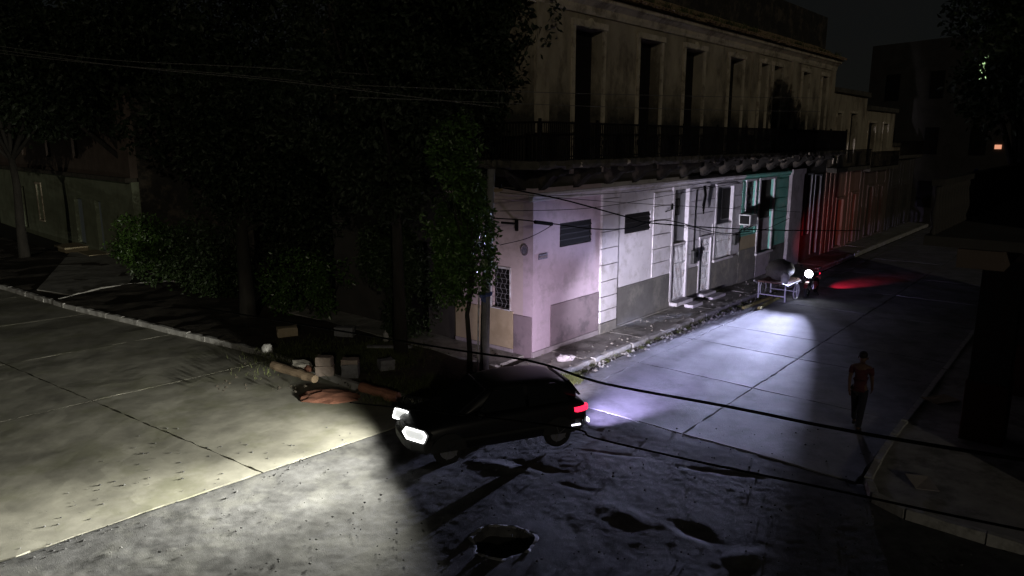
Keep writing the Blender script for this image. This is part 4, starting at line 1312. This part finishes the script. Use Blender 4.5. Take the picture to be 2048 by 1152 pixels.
# stations along x (front = +): (x, half width, sill z, belt z, hood/roof handled separately)
def loft(secs, close=True):
    mb = MB()
    n_ = len(secs[0])
    vs = [p for s_ in secs for p in s_]
    fs = [(i * n_ + k, i * n_ + (k + 1) % n_, (i + 1) * n_ + (k + 1) % n_, (i + 1) * n_ + k) for i in range(len(secs) - 1) for k in range(n_)]
    fs += [tuple(range(n_ - 1, -1, -1)), tuple((len(secs) - 1) * n_ + k for k in range(n_))]
    return mb.add(vs, fs)
def bsec(x, hw, zb, zt, crown_=.04):
    r_ = .09
    pts = []
    half = [(hw * .86, zb), (hw * .97, zb + .10), (hw, zb + .28), (hw, zt - .16), (hw * .95, zt - .04), (hw * .8, zt), (hw * .4, zt + crown_ * .8)]
    for y, z in half: pts.append((x, y, z))
    for y, z in reversed(half): pts.append((x, -y, z))
    return pts
secs = [bsec(-1.86, .62, .40, .74, .01), bsec(-1.80, .72, .28, .86, .02), bsec(-1.6, .775, .22, .93, .02), bsec(-1.1, .79, .2, .93, .02), bsec(0, .80, .19, .90, .02),
        bsec(.6, .80, .19, .88, .03), bsec(1.1, .79, .2, .86, .04), bsec(1.55, .765, .22, .80, .04), bsec(1.76, .70, .26, .72, .03), bsec(1.88, .58, .32, .60, .01)]
body = loft(secs).build('body', M['carpaint'], car, smooth=True)
body.modifiers.new('sub', 'SUBSURF').levels = 1
body.modifiers['sub'].render_levels = 2
def csec(x, hw0, hw1, z0, z1):
    return [(x, hw0, z0), (x, hw1 * 1.02, z1 - .1), (x, hw1 * .93, z1 - .02), (x, hw1 * .5, z1 + .01), (x, -hw1 * .5, z1 + .01), (x, -hw1 * .93, z1 - .02), (x, -hw1 * 1.02, z1 - .1), (x, -hw0, z0)]
cab = [csec(-1.72, .68, .60, .88, .95), csec(-1.5, .70, .60, .88, 1.28), csec(-1.1, .72, .60, .88, 1.41), csec(-.3, .73, .61, .87, 1.44), csec(.25, .73, .59, .87, 1.40), csec(.62, .72, .61, .86, 1.16), csec(.98, .70, .66, .85, .90)]
cabin = loft(cab).build('cabin', M['carpaint'], car, smooth=True)
cabin.modifiers.new('sub', 'SUBSURF').levels = 1
cabin.modifiers['sub'].render_levels = 2
for sy in (1, -1):
    for (xa, xb, xc, xd) in ((-1.42, -.52, -.50, -1.12), (-.44, .58, .22, -.42)):
        MB().add([(xa, sy * .715, .95), (xb, sy * .72, .93), (xc, sy * .632, 1.33), (xd, sy * .628, 1.33),
                  (xa, sy * .70, .95), (xb, sy * .70, .93), (xc, sy * .61, 1.33), (xd, sy * .61, 1.33)],
                 [(0, 1, 2, 3), (7, 6, 5, 4), (0, 4, 5, 1), (1, 5, 6, 2), (2, 6, 7, 3), (3, 7, 4, 0)]).build('side_window', M['glass'], car)
    MB().box((-.2, sy * .795 - .012, .72), (.0, sy * .795 + .016, .75)).build('door_handle', M['plastic'], car)
    o = MB().blob((.55, sy * .86, .96), (.07, .10, .07), .02, 2, 1).build('wing_mirror', M['carpaint'], car, smooth=True)
    MB().box((-1.5, sy * .80 - .01, .46), (1.4, sy * .80 + .012, .52)).build('side_strip', M['plastic'], car)
MB().add([(.98, .58, .915), (.98, -.58, .915), (.36, -.53, 1.355), (.36, .53, 1.355), (.94, .58, .90), (.94, -.58, .90), (.32, -.53, 1.34), (.32, .53, 1.34)],
         [(0, 1, 2, 3), (7, 6, 5, 4), (0, 4, 5, 1), (1, 5, 6, 2), (2, 6, 7, 3), (3, 7, 4, 0)]).build('windscreen', M['glass'], car)
MB().add([(-1.75, .54, .97), (-1.75, -.54, .97), (-1.5, -.5, 1.3), (-1.5, .5, 1.3), (-1.70, .54, .96), (-1.70, -.54, .96), (-1.45, -.5, 1.29), (-1.45, .5, 1.29)],
         [(0, 1, 2, 3), (7, 6, 5, 4), (0, 4, 5, 1), (1, 5, 6, 2), (2, 6, 7, 3), (3, 7, 4, 0)]).build('rear_window', M['glass'], car)
for (bx_, nm) in ((1.80, 'front_bumper'), (-1.80, 'rear_bumper')):
    sgn = 1 if bx_ > 0 else -1
    sc_ = []
    for y in np.linspace(-.78, .78, 9):
        x = bx_ + sgn * (.12 - .30 * abs(y / .78) ** 4)
        sc_.append([(x, y, .30), (x + sgn * .05, y, .36), (x + sgn * .05, y, .50), (x, y, .55), (x - sgn * .12, y, .55), (x - sgn * .12, y, .30)])
    loft(sc_).build(nm, M['plastic'], car, smooth=False)
wt = MB().ring((0, 0, 0), .23, .075, 'y', 28, 10)
wt_me = wt.mesh('tyre', M['rubber'], True)
rm = MB().prism([(cos(a * pi / 10) * .2, sin(a * pi / 10) * .2) for a in range(20)], -.05, .05, 'y')
for a in range(5):
    rm.bar((0, -.06, 0), (cos(a * 1.2566) * .18, -.06, sin(a * 1.2566) * .18), .05, .02)
    rm.bar((0, .06, 0), (cos(a * 1.2566) * .18, .06, sin(a * 1.2566) * .18), .05, .02)
rm_me = rm.mesh('rim', M['alloy'])
for x in (1.18, -1.14):
    for y in (.72, -.72):
        ty = link('wheel', wt_me, car, (x, y, .295))
        link('rim', rm_me, ty)
        MB().prism([(cos(a * pi / 10) * .36, sin(a * pi / 10) * .36) for a in range(11)], y - .09, y + .085, 'y').build('wheel_arch', M['plastic'], car, (x, 0, .29))
# headlights: angular lens with a bright tube round it, canted out at the corner
def headlight(pos, nrm, outline, up=Vector((0, 0, 1))):
    nrm = Vector(nrm).normalized()
    a = up.cross(nrm).normalized()
    b = nrm.cross(a)
    pos = Vector(pos) + nrm * .13
    P = [pos + a * x + b * y for x, y in outline]
    mb = MB()
    n_ = len(P)
    mb.add([p - nrm * .03 for p in P] + [p + nrm * .0 for p in P], [tuple(range(n_ - 1, -1, -1)), tuple(range(n_, 2 * n_))] + [(i, (i + 1) % n_, n_ + (i + 1) % n_, n_ + i) for i in range(n_)])
    hl = mb.build('headlight', M['lens'], car)
    tb = MB()
    for i in range(n_):
        tb.tube([P[i] + nrm * .004, P[(i + 1) % n_] + nrm * .004], .013, 6)
    tb.build('light_tube', M['lensrim'], hl)
    hs = MB()
    Pb = [pos + a * x * 1.12 + b * y * 1.25 - nrm * .032 for x, y in outline]
    Pc = [pos + a * x * .8 + b * y * .8 - nrm * .40 for x, y in outline]
    hs.add(Pb + Pc, [tuple(range(n_)), tuple(range(2 * n_ - 1, n_ - 1, -1))] + [(i, (i + 1) % n_, n_ + (i + 1) % n_, n_ + i) for i in range(n_)])
    hs.build('housing', M['plastic'], hl)
    return hl
inv = Matrix.Rotation(-car_rz, 3, 'Z')
def tocar(v): return inv @ Vector(v)
near_l = tocar(Vector((-1.78, 13.01, 0)) - Vector((-.40, 14.17, 0))); near_l.z = .64
far_l = tocar(Vector((-2.19, 14.04, 0)) - Vector((-.40, 14.17, 0))); far_l.z = .64
hx = [(-.29, .0), (-.22, .095), (.20, .095), (.29, .04), (.24, -.105), (-.17, -.105)]
headlight(near_l, tocar((-.55, -.8, .22)), hx)
headlight(far_l, tocar((-.62, -.76, .22)), [(-.20, -.10), (-.17, .10), (.20, .10), (.18, -.10)])
# grille
gr = MB()
for k in range(5):
    gr.box((1.80, -.3, .42 + k * .05), (1.915, .3, .445 + k * .05))
gr.build('radiator_grille', M['plastic'], car)
# tail lights wrap the rear corners
for sy in (1, -1):
    tl = [(-1.86, sy * .60, .70), (-1.83, sy * .72, .70), (-1.70, sy * .79, .70), (-1.55, sy * .815, .70)]
    mb = MB()
    P1 = [Vector(p) for p in tl]
    vs = [p for p in P1] + [p + Vector((0, 0, .09)) for p in P1] + [p * 1 + Vector((.06, -sy * .06, .09)) for p in P1] + [p + Vector((.06, -sy * .06, 0)) for p in P1]
    fs = []
    for i in range(3):
        for q in range(4):
            fs.append((q * 4 + i, q * 4 + i + 1, ((q + 1) % 4) * 4 + i + 1, ((q + 1) % 4) * 4 + i))
    fs += [(0, 4, 8, 12), (15, 11, 7, 3)]
    mb.add(vs, fs)
    mb.build('tail_light', M['tail'], car)
rv = MB().box((-1.93, .30, .36), (-1.90, .62, .44)).build('reversing_light', M['reverse'], car)
MB().box((-1.62, .80, .42), (-1.42, .822, .45)).build('side_reflector', M['reverse'], car)

def spot(name, parent, loc, target, power, color, size_deg, blend, radius=.06, linear=False):
    d = bpy.data.lights.new(name, 'SPOT')
    d.energy = power
    d.color = color
    d.spot_size = R(size_deg)
    d.spot_blend = blend
    d.shadow_soft_size = radius
    if linear:                      # headlamp optics throw more light far than near
        d.use_nodes = True
        t_ = d.node_tree
        fo_ = t_.nodes.new('ShaderNodeLightFalloff')
        fo_.inputs[0].default_value = 1
        fo_.inputs[1].default_value = .5
        t_.links.new(fo_.outputs['Constant' if linear == 2 else 'Linear'], t_.nodes['Emission'].inputs['Strength'])
    o = bpy.data.objects.new(name, d)
    col.objects.link(o)
    o.parent = parent
    o.location = loc
    o.rotation_euler = (Vector(target) - Vector(loc)).to_track_quat('-Z', 'Y').to_euler()
    return o
WARM = (1.0, .98, .84)
for y in (.58, -.55):
    spot('headlight_beam', car, (2.02, y, .68), (9.0, y + 4.5, .1), 480, WARM, 112, 1.0, .08, True)
    spot('headlight_beam', car, (2.02, y, .68), (7.0, y - 4.0, -1.3), 400, WARM, 95, 1.0, .08, True)
    spot('headlight_beam', car, (2.02, y, .68), (9.0, y + 1.8, .3), 1250, WARM, 56, 1.0, .08, True)
spot('reversing_beam', car, (-1.98, .2, .50), (-4.4, -1.3, -.85), 1250, (.58, .50, 1.0), 60, 1.0, .06, True)
# added fill spots off the car's rear corner, brightening the house front
cc = tocar(C0 + U * 1.2 + Vector((0, 0, .7)) - Vector((-.40, 14.17, ROAD)))
spot('reversing_beam', car, (-1.96, -.83, .62), cc, 800, (.97, .83, 1.0), 86, 1.0, .2)
cc = tocar(W(5.6, 0, 1.4) - Vector((-.40, 14.17, ROAD)))
spot('reversing_beam', car, (-1.96, -.83, .62), cc, 780, (.90, .86, 1.0), 36, 1.0, .2, True)

# ================================================================== MOTORCYCLE
mdir = Vector((-.60, -.80, 0)).normalized()
moto = thing('motorcycle', 'motorcycle facing down the street with dazzling white headlight on', 'motorcycle', (12.12, 28.75, ROAD), atan2(mdir.y, mdir.x))
tyre = MB().ring((0, 0, 0), .26, .055, 'y', 28, 8).mesh('wheel', M['rubber'], True)
rimm = MB().ring((0, 0, 0), .21, .018, 'y', 28, 6)
for a in range(12):
    rimm.tube([(0, 0, 0), (cos(a * pi / 6) * .21, 0, sin(a * pi / 6) * .21)], .006, 4)
rimm.tube([(0, -.07, 0), (0, .07, 0)], .04, 8)
rimm = rimm.mesh('rim', M['chrome'])
for x in (.62, -.62):
    w_ = link('wheel', tyre, moto, (x, 0, .315))
    link('rim', rimm, w_)
fk = MB()
for y in (-.09, .09):
    fk.tube([(.62, y, .315), (.42, y, .86)], .024, 8)
fk.build('fork', M['chrome'], moto)
MB().tube([(.34, -.36, 1.02), (.40, -.16, 1.0), (.40, .16, 1.0), (.34, .36, 1.02)], .014, 8).build('handlebar', M['chrome'], moto)
MB().tube([(.34, -.36, 1.02), (.30, -.42, 1.02)], .02, 8).tube([(.34, .36, 1.02), (.30, .42, 1.02)], .02, 8).build('grip', M['rubber'], moto)
for y in (-.3, .3):
    MB().tube([(.38, y, 1.02), (.36, y * 1.15, 1.16)], .006, 5).blob((.36, y * 1.2, 1.2), (.02, .06, .04), .02, 2, 1).build('mirror', M['plastic'], moto)
MB().blob((.12, 0, .80), (.30, .14, .13), .02, 3, 2).build('fuel_tank', M['bikepaint'], moto, smooth=True)
MB().blob((-.42, 0, .80), (.42, .13, .065), .02, 3, 3).build('seat', M['seat'], moto, smooth=True)
MB().tube([(.42, 0, .84), (.05, 0, .62), (-.2, 0, .40), (-.62, 0, .32)], .025, 8).tube([(.38, 0, .72), (.2, 0, .35), (-.2, 0, .32)], .025, 8).tube([(-.1, 0, .7), (-.75, 0, .68)], .02, 8).build('frame', M['iron'], moto)
MB().box((-.16, -.13, .28), (.22, .13, .56), .02).build('engine', M['alloy'], moto)
MB().tube([(.1, -.15, .3), (-.3, -.17, .28), (-.85, -.18, .36)], [.025, .03, .045], 10).build('exhaust', M['chrome'], moto)
mud = MB()
for a in range(8):
    t0, t1 = .3 + a * .26, .3 + (a + 1) * .26
    mud.add([(.62 + cos(t0) * .34, -.07, .315 + sin(t0) * .34), (.62 + cos(t1) * .34, -.07, .315 + sin(t1) * .34), (.62 + cos(t1) * .34, .07, .315 + sin(t1) * .34), (.62 + cos(t0) * .34, .07, .315 + sin(t0) * .34)], [(0, 1, 2, 3)])
o = mud.build('mudguard', M['bikepaint'], moto)
o.modifiers.new('thick', 'SOLIDIFY').thickness = .01
hl = MB().blob((.50, 0, .94), (.10, .15, .15), .0, 3, 4).build('headlamp', M['chrome'], moto, smooth=True)
hlr = MB().ring((.565, 0, .94), .155, .02, 'x', 24, 8)
hlr.build('bezel', M['chrome'], hl)
MB().prism([(cos(a * pi / 10) * .14, .94 + sin(a * pi / 10) * .14) for a in range(20)], .57, .60, 'x').build('lens', M['bikelens'], hl)
MB().box((-.92, -.07, .72), (-.86, .07, .80)).build('tail_light', M['tail'], moto)
MB().bar((-.05, .1, .3), (.0, .3, .02), .02).build('side_stand', M['iron'], moto)
MB().box((-.95, -.09, .5), (-.93, .09, .62)).build('number_plate', M['bars'], moto)
COOL = (.60, .63, 1.0)
def tomoto(p):
    return moto_inv @ p
moto_inv = (Matrix.Translation(moto.location) @ Matrix.Rotation(moto.rotation_euler.z, 4, 'Z')).inverted()
# projector headlamp with a cut-off: three fans of light laid on the road ahead
mlamp = Matrix.Translation(moto.location) @ Matrix.Rotation(moto.rotation_euler.z, 4, 'Z') @ Vector((.66, 0, .95))
for az, pw in ((207.5, 120), (213.5, 210), (220.5, 250), (228.0, 270), (234.0, 230)):
    q = mlamp + Vector((sin(R(az)) * 5.6, cos(R(az)) * 5.6, 0))
    q.z = ROAD
    spot('headlight_beam', moto, (.66, 0, .95), tomoto(q), pw, COOL, 17.5, 1.0, .06, 2)
q = mlamp + Vector((sin(R(199)) * 5.2, cos(R(199)) * 5.2, 0))
q.z = ROAD
spot('headlight_beam', moto, (.66, 0, .95), tomoto(q), 3.5, COOL, 26, 1.0, .06, 2)
spot('headlight_beam', moto, (.66, 0, .95), tomoto(W(6, 0, 1.5)), 130, COOL, 26, 1.0, .06, True)
spot('headlight_beam', moto, (.66, 0, .95), tomoto(Vector((-1.1, 17.9, 3.4))), 420, COOL, 15, 1.0, .06, True)
spot('headlight_beam', moto, (.66, 0, .95), tomoto(W(11.4, 2.9, -.14)), 22, COOL, 70, .8, .06)
spot('tail_beam', moto, (-1.0, 0, .78), tomoto(W(24.2, 0, 1.3)), 800, (1.0, .03, .04), 27, 1.0, .2)
spot('tail_beam', moto, (-1.0, 0, .78), tomoto(W(17.4, 3.5, -.14)), 380, (1.0, .02, .06), 34, .9, .05)

# ================================================================== HANDCART with load
cart = thing('handcart', 'wooden handcart on thin pale legs standing by the kerb in the headlight', 'cart', W(12.9, 2.15, ROAD), RZ)
for k in range(4):
    MB().box((-.75, -.56 + k * .285, .70), (.75, -.30 + k * .285, .76), .006).build('plank', M['cartwood'], cart)
for x in (-.68, .62):
    for y in (-.52, .52):
        MB().bar((x, y, .70), (x + .02, y, .02), .05).build('leg', M['cartmetal'], cart)
for y in (-.60, .60):
    MB().tube([(-1.15, y * .9, .82), (-.7, y, .68), (.7, y, .68)], .028, 8).build('shaft', M['cartmetal'], cart)
MB().bar((-.66, -.52, .22), (-.66, .52, .22), .04).bar((.64, -.52, .22), (.64, .52, .22), .04).build('stretcher', M['cartmetal'], cart)
wh = MB().ring((0, 0, 0), .30, .025, 'y', 24, 6)
for a in range(8):
    wh.tube([(0, 0, 0), (cos(a * pi / 4) * .3, 0, sin(a * pi / 4) * .3)], .008, 4)
whm = wh.mesh('wheel', M['cartmetal'])
for y in (-.66, .66):
    link('wheel', whm, cart, (.15, y, .33))
ld = MB().blob((0, 0, .36), (.66, .5, .42), .10, 3, 44)
ld.v = [(p[0], p[1], max(p[2], 0.0)) for p in ld.v]
o = ld.build('tarp_bundle', M['tarp'], None, W(12.95, 2.15, ROAD + .765), True)
o.rotation_euler.z = RZ
tag(o, 'bulky load wrapped in grey tarpaulin on the handcart', 'bundle')
sk = MB().blob((0, 0, .18), (.16, .13, .22), .18, 3, 45)
o = sk.build('white_sack', M['sack'], None, W(12.25, 2.62, ROAD + .77), True)
tag(o, 'small white sack at the street side of the tarpaulin load', 'sack')
for k in range(2):
    o = MB().box((-1.3, -.05, 0), (1.3, .05, .09), .008).build('timber_beam', M['yellow'], None, W(11.4 + k * .35, 1.95 + .33 * k, ROAD + .012))
    o.rotation_euler.z = RZ + (.06 if k else -.03)
    tag(o, ['mossy yellow beam lying in the gutter in front of the handcart', 'mossy yellow beam lying under the street side of the handcart'][k], 'beam', 'beams under the handcart')

# ================================================================== PERSON
def skin_mesh(name, joints, edges, m, parent=None, sub=2):
    """joints: list of (x,y,z,rx,ry)"""
    me = bpy.data.meshes.new(name)
    me.from_pydata([j[:3] for j in joints], edges, [])
    o = bpy.data.objects.new(name, me)
    col.objects.link(o)
    sm_ = o.modifiers.new('skin', 'SKIN')
    sm_.use_smooth_shade = True
    for i, j in enumerate(joints):
        me.skin_vertices[0].data[i].radius = (j[3], j[4] if len(j) > 4 else j[3])
    me.skin_vertices[0].data[0].use_root = True
    ss = o.modifiers.new('sub', 'SUBSURF')
    ss.levels = sub
    ss.render_levels = sub
    dg = bpy.context.evaluated_depsgraph_get()
    nm = bpy.data.meshes.new_from_object(o.evaluated_get(dg))
    o.modifiers.clear()
    o.data = nm
    nm.materials.clear()
    nm.materials.append(m)
    nm.polygons.foreach_set('use_smooth', [True] * len(nm.polygons))
    o.name = name
    if parent: o.parent = parent
    return o
per = thing('person', 'person in dull red shirt and dark trousers walking up the unlit side of the street', 'person', (7.5, 14.88, ROAD), atan2(U.y, U.x))
# x forward, y left
J = [(0, 0, .92, .13, .11), (0, 0, 1.08, .115, .10), (0, 0, 1.25, .135, .11), (.0, 0, 1.38, .11, .09), (.01, 0, 1.46, .05, .05), (.03, 0, 1.56, .082, .095), (.03, 0, 1.64, .07, .08)]
E_ = [(0, 1), (1, 2), (2, 3), (3, 4), (4, 5), (5, 6)]
def chain(start, pts):
    p = start
    for q in pts:
        J.append(q)
        E_.append((p, len(J) - 1))
        p = len(J) - 1
    return p
for sy, ph in ((1, .12), (-1, -.12)):
    chain(0, [(.0, sy * .09, .86, .085), (ph, sy * .10, .48, .058), (ph * 1.6 - (.10 if ph < 0 else 0), sy * .10, .09, .038), (ph * 1.6 - (.10 if ph < 0 else 0) + .14, sy * .11, .04, .035)])
    chain(3, [(0, sy * .175, 1.38, .055), (-ph * .6, sy * .205, 1.12, .040), (-ph * 1.5 + .06, sy * .185, .88, .028), (-ph * 1.7 + .09, sy * .175, .81, .032)])
bodyp = skin_mesh('body', J, E_, M['skin'], per)
for sy, ph in ((1, .12), (-1, -.12)):
    hx_, hy_, hz_ = -ph * 1.7 + .09, sy * .175, .81
    for f in range(4):
        MB().tube([(hx_ + .02 * (f - 1.5), hy_, hz_ + .0), (hx_ + .022 * (f - 1.5) + .01, hy_ - sy * .01, hz_ - .05), (hx_ + .022 * (f - 1.5) + .015, hy_ - sy * .025, hz_ - .085 + .006 * abs(f - 1.5))], [.010, .009, .007], 6).build('finger', M['skin'], per, smooth=True)
    MB().tube([(hx_ + .03, hy_, hz_ + .03), (hx_ + .055, hy_ - sy * .02, hz_ - .0), (hx_ + .06, hy_ - sy * .025, hz_ - .03)], [.011, .010, .008], 6).build('thumb', M['skin'], per, smooth=True)
skin_mesh('shirt', [(0, 0, 1.0, .145, .125), (0, 0, .90, .15, .13), (0, 0, 1.12, .135, .12), (0, 0, 1.26, .15, .125), (0, 0, 1.38, .13, .11), (0, .18, 1.375, .07), (-.05, .20, 1.2, .06), (0, -.18, 1.375, .07), (.05, -.20, 1.2, .06)],
          [(0, 1), (0, 2), (2, 3), (3, 4), (4, 5), (5, 6), (4, 7), (7, 8)], M['shirt'], per)
skin_mesh('trousers', [(0, 0, .94, .14, .12), (0, .09, .84, .10), (.12, .10, .48, .075), (.19, .10, .10, .065), (0, -.09, .84, .10), (-.12, -.10, .48, .075), (-.29, -.10, .10, .065)],
          [(0, 1), (1, 2), (2, 3), (0, 4), (4, 5), (5, 6)], M['trousers'], per)
MB().blob((.015, 0, 1.645), (.10, .088, .085), .03, 3, 6).build('hair', M['hair'], per, smooth=True)
MB().blob((.125, 0, 1.575), (.018, .014, .022), .02, 2, 7).build('nose', M['skin'], per, smooth=True)
for sy in (1, -1):
    MB().blob((.10, sy * .032, 1.60), (.012, .014, .010), 0, 2, 8).build('eye', M['bars'], per)
    MB().blob((.03, sy * .094, 1.58), (.022, .012, .033), .02, 2, 9).build('ear', M['skin'], per, smooth=True)
    ph = .12 * sy
    fx = ph * 1.6 - (.10 if ph < 0 else 0)
    MB().blob((fx + .06, sy * .105, .045), (.145, .052, .05), .02, 3, 10).build('shoe', M['plastic'], per, smooth=True)
MB().box((.112, -.022, 1.528), (.122, .022, 1.536)).build('mouth', M['shirt'], per)

# ---- place the two lit windows of the far house on its front wall, seen past the tree
fi = (Matrix.Translation(fh.location) @ Matrix.Rotation(fh.rotation_euler.z, 4, 'Z')).inverted()
for o, (px, py) in ((lit1, (1957, 160)), (lit2, (1990, 298))):
    a, b = fi @ Vector((0, 0, H)), fi @ at(px, py, 60)
    t_ = -a.y / (b - a).y
    p = a.lerp(b, t_)
    o.location = (p.x, 0, p.z)
